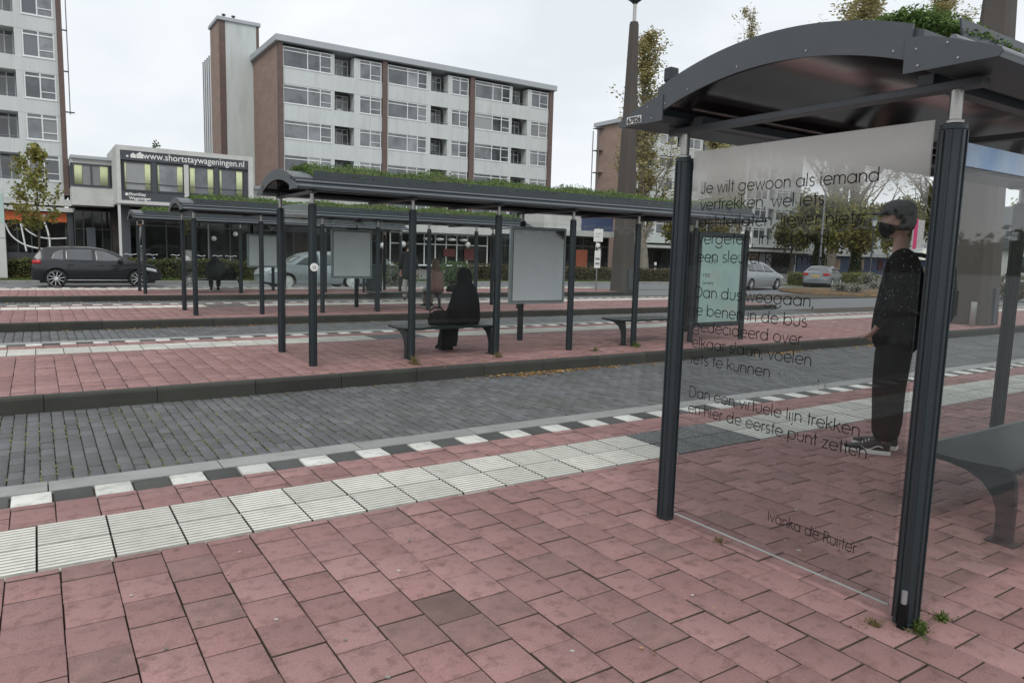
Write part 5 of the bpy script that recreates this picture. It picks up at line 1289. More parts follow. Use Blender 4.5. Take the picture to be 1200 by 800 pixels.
# silver people carrier facing right
pt = [(0, .50), (0, .80), (.03, 1.02), (.10, 1.12), (.34, 1.50), (.65, 1.60), (1.5, 1.64), (2.3, 1.58), (2.75, 1.44), (3.5, 1.03), (3.75, .98), (4.2, .86), (4.5, .72), (4.6, .58), (4.6, .45)]
pw = [([(.50, 1.08), (1.25, 1.05)], [(.62, 1.46), (1.25, 1.52)]), ([(1.33, 1.05), (2.2, 1.03)], [(1.33, 1.52), (2.15, 1.51)]), ([(2.28, 1.03), (3.28, 1.02)], [(2.26, 1.50), (2.80, 1.34)])]
ph = [('tail_light', [(.05, .92), (.30, .92)], [(.05, 1.08), (.24, 1.08)], m_red_l), ('headlight', [(4.05, .66), (4.45, .60)], [(3.98, .80), (4.40, .72)], m_clear), ('handle', [(1.42, .86), (1.62, .86)], [(1.42, .90), (1.62, .90)], silver), ('handle', [(2.38, .85), (2.58, .85)], [(2.38, .89), (2.58, .89)], silver)]
q0 = atZ(842, 341.5, SZ)
car('people_carrier', 'silver people carrier driving on the street, seen through the poem glass', (32.83, 27.43, SZ), R(8), 4.6, 1.76, pt, (.85, 3.7), 1.03, pw, silver, 0, .31, 1.6, screens=((2.8, 3.46, .88), (.10, .33, .85)), handles=ph, group='cars on the street')
# grey saloon, its tail towards us
st_ = [(0, .50), (0, .78), (.04, .96), (.10, 1.0), (.55, 1.03), (1.15, 1.34), (1.7, 1.43), (2.3, 1.40), (2.7, 1.28), (3.25, 1.0), (3.5, .94), (4.1, .82), (4.4, .70), (4.5, .58), (4.5, .45)]
sw_ = [([(.95, 1.0), (1.9, .98)], [(1.25, 1.29), (1.9, 1.35)]), ([(1.98, .98), (3.05, .97)], [(1.97, 1.35), (2.62, 1.22)])]
sh_ = [('tail_light', [(.03, .80), (.30, .80)], [(.03, .95), (.26, .95)], m_red_l)]
q0 = atZ(972, 338, SZ)
c4, *_q = car('saloon_car', 'grey saloon car seen from behind near the pale bedding shrubs', (q0.x+.2, q0.y+1.2, SZ), R(22), 4.5, 1.78, st_, (.88, 3.6), .985, sw_, greyp, 0, .31, 1.43, screens=((2.72, 3.2, .88), (.60, 1.13, .86)), handles=sh_)
for s in (-1, 1):
    mb = MB(); mb.rbox(-.02, .03, s*.62-.16, s*.62+.16, .80, .95, .012); mb.build('tail_light', m_red_l, c4)
mb = MB(); mb.box(-.025, -.012, -.26, .26, .70, .80); mb.build('number_plate', m_plateY, c4)

# ================================================================ STREET FURNITURE
m_conc = M('brown_concrete', (.082, .073, .066), .9, var=.18, vscale=1.2, stretch=(1, 1, .25), fine=.14, fscale=40, stain=(.05, .044, .04), samt=.5, sscale=1.5, bump=.2)
def mast(label, x, y, H, w0, w1, lamp=True):
    t = thing('concrete_mast', label, 'mast', (x, y, 0), R(8), 'tapered concrete masts')
    mb = MB(); V = []
    for z, w_ in ((-.1, w0), (H*.02, w0*.99), (H, w1)):
        h, c = w_/2, w_*.16
        for p in ((-h+c, -h), (h-c, -h), (h, -h+c), (h, h-c), (h-c, h), (-h+c, h), (-h, h-c), (-h, -h+c)): V.append((*p, z))
    mb.add(V, [tuple(range(8))[::-1], tuple(range(16, 24))]+[(r_*8+i, r_*8+(i+1) % 8, (r_+1)*8+(i+1) % 8, (r_+1)*8+i) for r_ in range(2) for i in range(8)]); mb.build('shaft', m_conc, t)
    mb = MB(); mb.lathe([(w1*.54, H), (w1*.54, H+.08)], (0, 0, 0), 8); mb.build('cap', m_conc, t)
    mb = MB(); mb.tube([(0, 0, H+.08), (0, 0, H+.85)], .075, 10); mb.build('spindle', m_steel, t, angle=40)
    if lamp:
        mb = MB(); mb.lathe([(.09, H+.80), (.13, H+.86), (.38, H+1.05), (.40, H+1.30), (.36, H+1.32)], (0, 0, 0), 20); hd = mb.build('lantern', m_dark, t, angle=40)
        mb = MB(); mb.lathe([(.34, H+1.32), (.34, H+1.6), (.1, H+1.8)], (0, 0, 0), 20); mb.build('lamp_glass', m_lampw, hd, smooth=True)
    mb = MB(); mb.box(-.14, .14, -w0/2-.03, -w0/2+.05, .05, .95); mb.build('service_door', m_cladd, t)
    return t
mast('tapered brown concrete mast with a lantern on its tip, beside the tall poplar', 21.35, 23.7, 11.15, .86, .32)
mast('wide brown concrete mast at the right, seen through the shelter glass', 20.52, 9.25, 10.7, 1.22, .46)
q = atZ(1142, 383, 0)
mb = MB(); mb.rbox(-.06, .06, -.05, .05, 0, .62, .012); o = mb.build('bollard', m_steel, None, angle=40); o.location = (19.5, 8.65, 0); tag(o, 'short grey bollard in front of the wide concrete mast', 'bollard')
def stop_sign(label, q, H):
    t = thing('bus_stop_sign', label, 'bus stop sign', q, R(-30), 'white bus stop signs')
    mb = MB(); mb.tube([(0, 0, 0), (0, 0, H)], .035, 10); mb.build('pole', m_rail, t, angle=40)
    mb = MB(); mb.rbox(-.20, .20, -.065, -.04, H-.62, H-.08, .01); p = mb.build('stop_flag', m_whitep, t)
    for k_, w_ in enumerate((.22, .16)): 
        mb = MB(); mb.box(-.12, -.12+w_, -.07, -.066, H-.30-k_*.12, H-.26-k_*.12); mb.build('sign_mark', m_bframe, p)
    mb = MB(); mb.sphere((0, -.05, H-.78), .10, 8, sy=.3); mb.build('round_sign', m_whitep, t, smooth=True)
    mb = MB(); mb.rbox(-.13, .13, -.065, -.04, H-1.75, H-1.0, .01); p = mb.build('timetable_case', m_whitep, t)
    for k_ in range(2): mb = MB(); mb.box(-.09, .09, -.07, -.066, H-1.40-k_*.2, H-1.31-k_*.2); mb.build('timetable', m_rail, p)
    return t
stop_sign('white bus stop sign left of the concrete mast with the lantern', (20.3, 24.2, 0), 2.72)
stop_sign('white bus stop sign behind the poem, just right of the teal poster', (20.9, 16.9, 0), 2.55)
# lamp posts
m_wpole = M('pale_grey_pole', (.45, .46, .46), .5, var=.06)
q = atY(877, 183, 26)
t = thing('street_lamp', 'pale lamp post rising behind the word gewoon in the poem', 'street lamp', (q.x, 26, ROADZ)); H = q.z+1.6
mb = MB(); mb.tube([(0, 0, 0), (0, 0, H)], [.085, .05], 10); mb.build('pole', m_wpole, t, angle=40)
mb = MB(); mb.tube([(0, 0, H), (.1, 0, H+.2), (.9, 0, H+.35)], .04, 8); mb.build('arm', m_wpole, t, smooth=True); mb = MB(); mb.rbox(.8, 1.5, -.12, .12, H+.30, H+.42, .03); mb.build('lamp_head', m_rail, t)
q = atY(970, 190, 40)
t = thing('street_lamp', 'slim dark street lamp with a short arm, above the word iemand', 'street lamp', (q.x, 40, ROADZ)); H = q.z-ROADZ
mb = MB(); mb.tube([(0, 0, 0), (0, 0, H)], [.10, .055], 10); mb.build('pole', m_rail, t, angle=40)
mb = MB(); mb.tube([(0, 0, H), (.3, 0, H+.16), (1.2, 0, H+.30)], .045, 8); mb.build('arm', m_rail, t, smooth=True); mb = MB(); mb.rbox(1.1, 1.9, -.13, .13, H+.26, H+.40, .04); mb.build('lamp_head', m_rail, t)
q = atY(1025, 256, 38)
t = thing('street_lamp', 'old fashioned dark lantern on a post beside the man in the cap', 'street lamp', (q.x, 38, ROADZ)); H = q.z-ROADZ
mb = MB(); mb.lathe([(.16, 0), (.15, .8), (.09, .9), (.07, H-.75), (.12, H-.7)], (0, 0, 0), 14); mb.build('pole', m_dark, t, angle=40)
mb = MB(); mb.lathe([(.13, H-.7), (.27, H-.15), (.25, H-.14)], (0, 0, 0), 6); mb.build('lantern', m_clear, t); mb = MB(); mb.lathe([(.33, H-.15), (.12, H+.1), (.04, H+.22)], (0, 0, 0), 6); mb.build('lantern_roof', m_dark, t)
# left white post, banded post, flag, banners, tent
q = atY(4, 318, 36.3)
t = thing('advert_post', 'white post cut by the left edge of the picture', 'post', (q.x-.02, 36.3, ROADZ)); mb = MB(); mb.rbox(-.14, .16, -.12, .12, 0, 3.75, .02); mb.build('shaft', m_concr, t); mb = MB(); mb.rbox(-.16, .18, -.13, .13, 1.7, 1.72, .004); mb.build('band', m_rail, t); mb = MB(); mb.box(-.13, .15, -.126, -.121, 2.3, 3.5); mb.build('sign_face', m_teal, t)
q = atY(767, 330, 38)
t = thing('banded_post', 'black and white banded post beside the low hedge', 'post', (q.x, 38, ROADZ)); 
for k_ in range(6):
    mb = MB(); mb.lathe([(.085, k_*.22), (.085, k_*.22+.218)], (0, 0, 0), 14); mb.build('band', m_whitep if k_ % 2 else m_trim, t, angle=40)
m_flag = M('dark_flag_cloth', (.035, .032, .032), .8, var=.2); m_pink = M('pink_banner_cloth', (.62, .05, .17), .7, var=.1)
q = atY(697, 323, 40)
t = thing('feather_flag', 'dark feather flag with white lettering left of the bus stop sign', 'flag', (q.x, 40, ROADZ)); mb = MB(); mb.tube([(0, 0, 0), (-.03, 0, 2.2), (.05, 0, 2.75), (.3, 0, 2.9)], .025, 8); mb.build('pole', m_steel, t, smooth=True)
mb = MB(); mb.prism([(-.02, .75), (.14, .62), (.42, .95), (.58, 1.7), (.52, 2.3), (.3, 2.9), (.04, 2.74), (-.03, 2.2)], 'y', -.012, .012); f = mb.build('flag', m_flag, t)
for k_ in range(7): mb = MB(); mb.box(.16, .16+.16+.05*(k_ % 3), -.018, -.013, 1.05+k_*.2, 1.15+k_*.2); mb.build('flag_mark', m_logo, f)
q = atY(1068, 292, 36)
t = thing('banner', 'pink and white banner behind the head of the man in the cap', 'banner', (q.x, 36, ROADZ)); mb = MB(); mb.tube([(0, 0, 0), (0, 0, 6.1)], .06, 8); mb.build('pole', m_wpole, t, angle=40)
mb = MB(); mb.box(.08, .78, -.015, .015, 3.1, 5.9); f = mb.build('cloth', m_pink, t); mb = MB(); mb.box(.78, 1.9, -.015, .015, 3.2, 5.8); mb.build('pale_cloth', M('mottled_banner', (.50, .48, .47), .8, var=.35, vscale=4, stain=(.45, .2, .25), samt=.6, sscale=3), t)
q = atY(1105, 350, 25)
t = thing('market_tent', 'cream market tent right of the near shelter post', 'tent', (q.x+1.0, 27, ROADZ))
for a in (-1.6, 1.6):
    for b in (-1.4, 1.4): mb = MB(); mb.tube([(a, b, 0), (a, b, 2.0)], .035, 8); mb.build('leg', m_wpole, t, angle=40)
mb = MB(); mb.add([(-1.8, -1.6, 2.0), (1.8, -1.6, 2.0), (1.8, 1.6, 2.0), (-1.8, 1.6, 2.0), (0, 0, 2.75)], [(0, 1, 4), (1, 2, 4), (2, 3, 4), (3, 0, 4), (3, 2, 1, 0)]); mb.build('canopy', M('cream_canvas', (.50, .50, .42), .8, var=.08), t)
m_pblue = M('pale_blue_print', (.50, .62, .68), .5, var=.25, vscale=1.2, stain=(.70, .74, .76), samt=.6, sscale=.9)
q0 = atZ(1108, 352, ROADZ); q1 = atZ(1129, 350, ROADZ)
t = thing('display_panel', 'pale blue printed panel in front of the cream tent', 'display panel', (q0.x-.3, q0.y, ROADZ), R(-35)); mb = MB(); mb.rbox(-.2, 1.25, -.05, .05, .25, 1.75, .01); mb.build('panel', m_pblue, t); mb = MB(); mb.box(0, 1.0, -.056, -.051, 1.15, 1.25); mb.build('stripe', M('turquoise_print', (.08, .42, .38), .5), t)
for a in (-.1, 1.12): mb = MB(); mb.box(a-.03, a+.03, -.2, .2, 0, .25); mb.build('foot', m_rail, t)
m_bin = M('dark_bin', (.02, .028, .03), .6, var=.1)
q = atZ(434, 346, 0)
t = thing('litter_bin', 'dark litter bin right of the clean pale board', 'litter bin', (q.x+.25, q.y+.3, 0)); mb = MB(); mb.rbox(-.22, .22, -.18, .18, .12, .95, .03); mb.build('body', m_bin, t); mb = MB(); mb.rbox(-.24, .24, -.20, .20, .95, 1.0, .015); mb.build('lid', m_bin, t); mb = MB(); mb.box(-.05, .05, -.05, .05, 0, .13); mb.build('foot', m_bin, t)

# ---- bicycles parked behind the hedge
m_bikes = [M('bicycle_black', (.02, .02, .022), .4), M('bicycle_blue', (.03, .06, .20), .4), M('bicycle_grey', (.30, .31, .32), .4, metal=.4), M('bicycle_red', (.25, .03, .03), .4)]
def bicycle(label, x, y, rz, mt):
    t = thing('bicycle', label, 'bicycle', (x, y, ROADZ), rz, 'bicycles parked behind the hedge')
    for c in (-.53, .53):
        mb = MB(); mb.tube([(c+.34*math.cos(2*PI*i/24), 0, .35+.34*math.sin(2*PI*i/24)) for i in range(25)], .018, 6, cap=False); w_ = mb.build('wheel', m_tyre, t, smooth=True)
        mb = MB()
        for i in range(8): a = PI*i/8; mb.tube([(c-.33*math.cos(a), 0, .35-.33*math.sin(a)), (c+.33*math.cos(a), 0, .35+.33*math.sin(a))], .003, 4)
        mb.build('spokes', m_rim, w_)
    mb = MB(); 
    for a, b in (((-.53, 0, .35), (-.05, 0, .32)), ((-.05, 0, .32), (-.2, 0, .82)), ((-.2, 0, .72), (-.53, 0, .35)), ((-.05, 0, .32), (.38, 0, .85)), ((-.18, 0, .74), (.38, 0, .88)), ((.36, 0, .98), (.44, 0, .70)), ((.44, 0, .70), (.53, 0, .35))): mb.tube([a, b], .018, 6)
    mb.build('frame', mt, t, smooth=True)
    mb = MB(); mb.tube([(.25, -.30, 1.06), (.36, -.26, 1.10), (.37, 0, 1.05), (.36, .26, 1.10), (.25, .30, 1.06)], .015, 6); mb.build('handlebar', m_rim, t, smooth=True)
    mb = MB(); mb.sphere((-.22, 0, .90), .13, 8, sy=.6, sz=.35); mb.build('saddle', m_trim, t, smooth=True); mb = MB(); mb.rbox(-.75, -.35, -.07, .07, .74, .77, .01); mb.build('carrier', mt, t); mb = MB(); mb.sphere((.47, 0, .88), .05, 6); mb.build('lamp', m_clear, t, smooth=True)
    return t
bl_ = ['black bicycle just right of the bonnet of the black hatchback', 'blue bicycle second from the black hatchback', 'grey bicycle left of the orange sign post', 'black bicycle right of the orange sign post', 'red bicycle behind the hunched person', 'grey bicycle right of the hunched person', 'black bicycle near the pale board of the farthest shelter', 'grey bicycle under the globe lamps']
for i, b in enumerate(bl_): bicycle(b, 4.0+i*1.02+rnd.uniform(-.2, .2), 41.5+rnd.uniform(-.6, .6), R(60+rnd.uniform(-35, 35)), m_bikes[(0, 1, 2, 0, 3, 2, 0, 2)[i]])
# ================================================================ PEOPLE
m_skin = M('skin', (.42, .26, .20), .55, var=.06)
m_hair = M('dark_brown_hair', (.022, .015, .012), .6, var=.2, vscale=20)
m_black = M('black_cloth', (.010, .011, .012), .95, spec=.08, var=.2, vscale=6, bump=.3, bscale=14)
m_black2 = M('black_cotton', (.013, .0135, .014), .95, spec=.08, var=.2, vscale=4, bump=.35, bscale=9)
m_grayc = M('charcoal_cloth', (.030, .032, .035), .95, spec=.1, var=.2, vscale=5, bump=.3, bscale=10)
m_shoe = M('black_shoe', (.015, .015, .016), .6); m_sole = M('white_sole', (.62, .61, .58), .6)
def skin_mesh(name, J, E, mat, parent, sub=2, root=0):
    """one continuous surface grown round a skeleton: J = [(x,y,z,rx[,ry])], E = index pairs"""
    me = bpy.data.meshes.new(name); me.from_pydata([j[:3] for j in J], E, [])
    o = bpy.data.objects.new(name, me); COL.objects.link(o)
    sk = o.modifiers.new('skin', 'SKIN'); sk.use_smooth_shade = True; sk.branch_smoothing = .6
    if not me.skin_vertices: bpy.context.view_layer.update()
    sv = me.skin_vertices[0].data if me.skin_vertices else None
    if sv is None:
        bm = bmesh.new(); bm.from_mesh(me); bm.verts.layers.skin.verify(); bm.to_mesh(me); bm.free(); sv = me.skin_vertices[0].data
    for i, j in enumerate(J):
        sv[i].radius = (j[3], j[4] if len(j) > 4 else j[3]); sv[i].use_root = (i == root)
    ss = o.modifiers.new('sub', 'SUBSURF'); ss.levels = sub; ss.render_levels = sub
    bpy.context.view_layer.update()
    m2 = bpy.data.meshes.new_from_object(o.evaluated_get(bpy.context.evaluated_depsgraph_get()))
    bpy.data.objects.remove(o); bpy.data.meshes.remove(me); m2.name = name
    m2.materials.clear(); return link(name, m2, mat, parent, smooth=True)
def hand(J, E, wi, wr, d, side, down=(0, 0, -1), s=1., curl=.5):
    """palm, four bent fingers and a thumb growing from wrist joint wi; d = direction of the palm"""
    d = Vector(d).normalized(); dn = Vector(down); n = d.cross(dn).normalized()*side; pl = d.cross(n).normalized()
    W_ = Vector(wr); p = W_+d*.05*s; J.append((*p, .032*s, .018*s)); pi = len(J)-1; E.append((wi, pi)); p2 = W_+d*.085*s; J.append((*p2, .036*s, .016*s)); p2i = len(J)-1; E.append((pi, p2i))
    for k, (off, ln) in enumerate(((-.030, .066), (-.010, .078), (.011, .072), (.030, .056))):
        b = p2+n*off*s+d*.012*s; J.append((*b, .0092*s)); i0 = len(J)-1; E.append((p2i, i0))
        m_ = b+(d*math.cos(curl*.6)+pl*math.sin(curl*.6))*ln*.5*s; J.append((*m_, .0085*s)); E.append((i0, len(J)-1)); i0 = len(J)-1
        e = m_+(d*math.cos(curl*1.8)+pl*math.sin(curl*1.8))*ln*.5*s; J.append((*e, .007*s)); E.append((i0, len(J)-1))
    b = p-n*.034*s+d*.005*s; J.append((*b, .011*s)); i0 = len(J)-1; E.append((pi, i0)); m_ = b+(d*.7-n*.5+pl*.3).normalized()*.035*s; J.append((*m_, .010*s)); E.append((i0, len(J)-1)); i0 = len(J)-1
    e = m_+(d*.9+pl*.4).normalized()*.03*s; J.append((*e, .008*s)); E.append((i0, len(J)-1))
def head_shape(mb, c, s=1., yaw=0.):
    """head with brow, nose, lips, chin and ears, facing +Y"""
    n = 22; b = len(mb.v)
    for i in range(n+1):
        ph = PI*i/n; z = -math.cos(ph)
        for j in range(32):
            th = 2*PI*j/32; x, y = math.cos(th), math.sin(th); r = math.sin(ph)
            X, Y_, Z_ = x*r*.074, y*r*.097, z*.118
            if z < 0: X *= 1-.30*z*z; Y_ *= (1-.12*z*z)          # jaw
            if y > 0:
                fr = max(0, y)**3*r
                nose = math.exp(-((x*r)/.16)**2)*(math.exp(-((z+.16)/.13)**2)*.024 + math.exp(-((z-.02)/.16)**2)*.010)
                eye = -.010*math.exp(-((abs(x*r)-.36)/.16)**2)*math.exp(-((z-.05)/.10)**2)
                lip = .006*math.exp(-((x*r)/.26)**2)*math.exp(-((z+.44)/.07)**2); chin = .010*math.exp(-((x*r)/.3)**2)*math.exp(-((z+.80)/.14)**2)
                Y_ += (nose+eye+lip+chin)*min(1, fr*1.6)
            mb.v.append((X*s, Y_*s, Z_*s))
    for i in range(n):
        for j in range(32): mb.f.append((b+i*32+j, b+i*32+(j+1) % 32, b+(i+1)*32+(j+1) % 32, b+(i+1)*32+j))
    mb.sphere((.074*s, -.004*s, -.008*s), .030*s, 6, sx=.35, sy=.7); mb.sphere((-.074*s, -.004*s, -.008*s), .030*s, 6, sx=.35, sy=.7)
    cy, sy = math.cos(yaw), math.sin(yaw)
    mb.v[b:] = [(x*cy-y*sy+c[0], x*sy+y*cy+c[1], z+c[2]) for x, y, z in mb.v[b:]]
def loft(rings, n=40, fold=0., nf=9, seed=0, cap=True):
    """rings: (cx,cy,z,rx,ry[,fold])"""
    mb = MB(); V = []; rg = random.Random(seed); ph = [rg.uniform(0, 6.28) for _ in range(4)]
    for k, r_ in enumerate(rings):
        cx, cy, z, rx, ry = r_[:5]; fo = r_[5] if len(r_) > 5 else fold
        for j in range(n):
            a = 2*PI*j/n; q = 1+fo*(math.sin(a*nf+ph[0]+z*3)+.6*math.sin(a*(nf*.6+1)//1+ph[1])+.4*math.sin(a*(nf*2-1)+ph[2]+z*5)); V.append((cx+rx*q*math.cos(a), cy+ry*q*math.sin(a), z))
    m_ = len(rings); F = [(i*n+j, i*n+(j+1) % n, (i+1)*n+(j+1) % n, (i+1)*n+j) for i in range(m_-1) for j in range(n)]
    if cap: F += [tuple(range(n))[::-1], tuple(range((m_-1)*n, m_*n))]
    mb.add(V, F); return mb
def shoe(par, x, y, rz, mat=m_shoe, sole=m_sole, s=1., stripe=False):
    c, sn = math.cos(rz), math.sin(rz); T_ = lambda p: (x+p[0]*c-p[1]*sn, y+p[0]*sn+p[1]*c, p[2])
    rings = [(-.11, .030, .10), (-.08, .038, .12), (-.02, .041, .115), (.04, .043, .085), (.10, .046, .066), (.15, .042, .055), (.185, .022, .045)]
    V = []; n = 14
    for (yy, w_, h) in rings:
        for j in range(n):
            a = PI*2*j/n; V.append(T_((w_*s*math.cos(a), yy*s, .022+max(0, (h-.022)*(.5+.5*math.sin(a)))*s)))
    F = [(i*n+j, i*n+(j+1) % n, (i+1)*n+(j+1) % n, (i+1)*n+j) for i in range(len(rings)-1) for j in range(n)]+[tuple(range(n))[::-1], tuple(range((len(rings)-1)*n, len(rings)*n))]
    mb = MB(); mb.add(V, F); o = mb.build('shoe', mat, par, smooth=True)
    out = [(-.035, -.115), (.035, -.115), (.047, -.05), (.048, .10), (.036, .165), (0, .195), (-.036, .165), (-.048, .10), (-.047, -.05)]
    mb = MB(); mb.prism([T_((p[0]*s, p[1]*s, 0))[:2] for p in out], 'z', .0, .030); mb.build('sole', sole, o, bevel=.004)
    if stripe:
        for sd in (-1, 1):
            mb = MB(); pts = [T_((sd*(.043+.004*math.sin(i)), -.07+.022*i, .05+.018*math.sin(i*.9+.4))) for i in range(8)]; mb.tube(pts, .0045, 5); mb.build('side_stripe', sole, o, smooth=True)
        mb = MB()
        for i in range(4): mb.tube([T_((-.028, .03+.022*i, .103-.012*i)), T_((.028, .03+.022*i, .103-.012*i))], .004, 5)
        mb.build('laces', sole, o, smooth=True)
    return o

# ---- the man in black standing inside the near shelter, in profile
hx, hy = 5.65, 3.08
man = thing('person', 'person in black clothes, cap and face mask standing behind the poem glass', 'person', (hx, hy, 0), R(26)); man.scale = (1.02, 1.02, 1.025)
J = [(0, 0, .97, .085), (0, 0, 1.20, .095), (0, -.01, 1.42, .11), (0, -.012, 1.56, .058), (0, .0, 1.64, .052), (0, .012, 1.70, .055)]
E = [(0, 1), (1, 2), (2, 3), (3, 4), (4, 5)]
def add(*j): J.append(j); return len(J)-1
for s in (-1, 1):
    h = add(s*.085, 0, .90, .07); k = add(s*.11, .02, .50, .058); a = add(s*.11, -.02, .10, .04); f = add(s*.115, .05, .055, .034); E += [(0, h), (h, k), (k, a), (a, f)]
    sh = add(s*.17, -.02, 1.50, .06); el = add(s*.245, -.06, 1.20, .043); wr = add(s*.165, .10, .985, .029); E += [(2, sh), (sh, el), (el, wr)]
    hand(J, E, wr, J[wr][:3], (-s*.35, .55, -.75), -s, s=1.05, curl=.7)
bd = skin_mesh('body', J, E, m_skin, man)
mb = MB(); head_shape(mb, (0, .03, 1.765), 1.04); 
hm = mb.build('head', m_skin, man, smooth=True)
# hair, cap, mask
mb = MB(); V = []
def shell(cx, cy, cz, rx, ry, rz_, z0, z1, y_cut, n=32, m_=14):
    V = []; F = []
    for i in range(m_+1):
        z = z0+(z1-z0)*i/m_; q = math.sqrt(max(0, 1-z*z))
        for j in range(n):
            a = 2*PI*j/n; V.append((cx+rx*q*math.cos(a), min(cy+ry*q*math.sin(a), y_cut(z)), cz+rz_*z))
    for i in range(m_):
        for j in range(n): F.append((i*n+j, i*n+(j+1) % n, (i+1)*n+(j+1) % n, (i+1)*n+j))
    return V, F
v, f = shell(0, .022, 1.775, .086, .112, .125, -.62, .9, lambda z: .022+.02+max(0, z-.2)*.25); mb.add(v, f); mb.build('hair', m_hair, man, smooth=True)
mb = MB(); rings = [(.090, 1.805, 1.0), (.092, 1.83, 1.0), (.088, 1.865, .98), (.072, 1.895, .95), (.045, 1.912, .9), (.01, 1.918, .9)]
mb.lathe([(r_, z) for r_, z, _ in rings], (0, .026, 0), 28, sy=1.22); cp = mb.build('cap', m_grayc, man, smooth=True)
mb = MB(); vt = []; 
for i in range(9):
    a = R(28+124*i/8); vt.append((math.cos(a)*.086, .026+math.sin(a)*.105, 1.822)); 
vo = [(x*1.02, .115+ (1-(x/.08)**2)*.105, 1.802-.012*(1-(x/.085)**2)*-1) for x, y, z in vt]
mb.add(vt+vo+[(x, y, z+.007) for x, y, z in vt+vo], [(i, i+1, 9+i+1, 9+i) for i in range(8)]+[(18+i, 27+i, 27+i+1, 18+i+1) for i in range(8)]+[(9+i, 9+i+1, 27+i+1, 27+i) for i in range(8)]); mb.build('cap_brim', m_grayc, cp, angle=40)
V = []; F = []
for i in range(9):
    for j in range(17):
        tt = abs(j/8-1); z = -.42+(-.55+.98*i/8)*(1-.6*tt**2.2); a = R(8+164*j/16); q = math.sqrt(max(.05, 1-(z*.86)**2)); bulge = .022*math.exp(-((a-PI/2)/.5)**2); V.append((math.cos(a)*.080*q*(1-.2*(z < 0)*z*z), .03+math.sin(a)*(.107*q+bulge), 1.757+.115*z))
for i in range(8):
    for j in range(16): F.append((i*17+j, i*17+j+1, (i+1)*17+j+1, (i+1)*17+j))
mb = MB(); mb.add(V, F); mk = mb.build('face_mask', m_black, man, smooth=True); sm = mk.modifiers.new('thickness', 'SOLIDIFY'); sm.thickness = .004
for o_ in (hm, mk, cp)+tuple(c for c in man.children if c.name.startswith('hair')): o_.scale = (1.07,)*3; o_.location = Vector((0, -.005, 1.655))*(1-1.07)+Vector((0, 0, .015))
for s in (-1, 1): mb = MB(); mb.tube([(s*.072, .045, 1.775), (s*.080, .01, 1.772)], .003, 5); mb.build('mask_strap', m_black, mk)
# jacket: one surface over trunk and arms, loose at the hem; trousers; shoes
J = [(0, .005, .90, .205, .165), (0, -.03, 1.08, .205, .20), (0, -.05, 1.32, .21, .20), (0, -.04, 1.50, .17, .145), (0, -.012, 1.62, .082, .085)]; E = [(0, 1), (1, 2), (2, 3), (3, 4)]
J[0] = (0, -.025, .72, .20, .205)
for s in (-1, 1):
    sh = add(s*.175, -.03, 1.48, .10); ml = add(s*.235, -.05, 1.34, .10); el = add(s*.26, -.06, 1.17, .095); fo = add(s*.225, .03, 1.07, .078); wr = add(s*.17, .10, .985, .060); E += [(3, sh), (sh, ml), (ml, el), (el, fo), (fo, wr)]
skin_mesh('jacket', J, E, m_black, man)
J = [(0, -.02, 1.05, .15, .14), (0, -.02, .88, .155, .16)]; E = [(0, 1)]
for s in (-1, 1):
    h = add(s*.095, -.02, .76, .145); k = add(s*.11, -.01, .48, .122); m1 = add(s*.115, -.02, .27, .112); a = add(s*.118, -.02, .085, .112); E += [(1, h), (h, k), (k, m1), (m1, a)]
skin_mesh('trousers', J, E, m_black2, man)
shoe(man, -.115, .06, R(6), stripe=True, s=1.1); shoe(man, .115, .02, R(-8), stripe=True, s=1.1)
# backpack on his back: a thing of its own
bp = thing('backpack', 'black backpack worn by the man in the cap', 'backpack', (hx, hy, 0), R(26)); bp.scale = (1.02, 1.02, 1.025)
mb = loft([(0, -.295, 1.02, .02, .02), (0, -.305, 1.03, .13, .07), (0, -.31, 1.10, .16, .09), (0, -.305, 1.28, .16, .095), (0, -.295, 1.44, .145, .085), (0, -.285, 1.53, .10, .06), (0, -.28, 1.55, .02, .02)], 28, .015, 5, 3); mb.build('bag', m_black2, bp, smooth=True)
for s in (-1, 1):
    mb = MB(); mb.tube([(s*.09, -.27, 1.50), (s*.10, -.15, 1.535), (s*.105, -.02, 1.545), (s*.12, .06, 1.46), (s*.14, .085, 1.32), (s*.18, .0, 1.16), (s*.14, -.24, 1.08)], .016, 8); mb.build('strap', m_grayc, bp, smooth=True)
mb = MB(); mb.rbox(-.11, .11, -.405, -.39, 1.10, 1.28, .02); mb.build('pocket', m_grayc, bp)

def seated(label, x, y, rz, seat=.43, scale=1.): return thing('person', label, 'person', (x, y, 0), rz)
def sit_body(par, mat=m_skin, seat=.43, wide=1., arms=True):
    global J, E
    J = [(0, 0, seat+.10, .12), (0, .02, seat+.30, .11), (0, .03, seat+.50, .11), (0, .04, seat+.60, .05), (0, .05, seat+.66, .05)]; E = [(0, 1), (1, 2), (2, 3), (3, 4)]
    for s in (-1, 1):
        h = add(s*.10, .05, seat+.08, .08); k = add(s*.11, .42, seat+.06, .058); a = add(s*.10, .40, .10, .04); f = add(s*.10, .50, .05, .035); E += [(0, h), (h, k), (k, a), (a, f)]
        sh = add(s*.16, .02, seat+.52, .055); el = add(s*.22, .06, seat+.26, .043); wr = add(s*.10, .28, seat+.20, .03); E += [(2, sh), (sh, el), (el, wr)]; hand(J, E, wr, J[wr][:3], (-s*.5, .8, -.2), -s, curl=.6)
    return skin_mesh('body', J, E, mat, par)
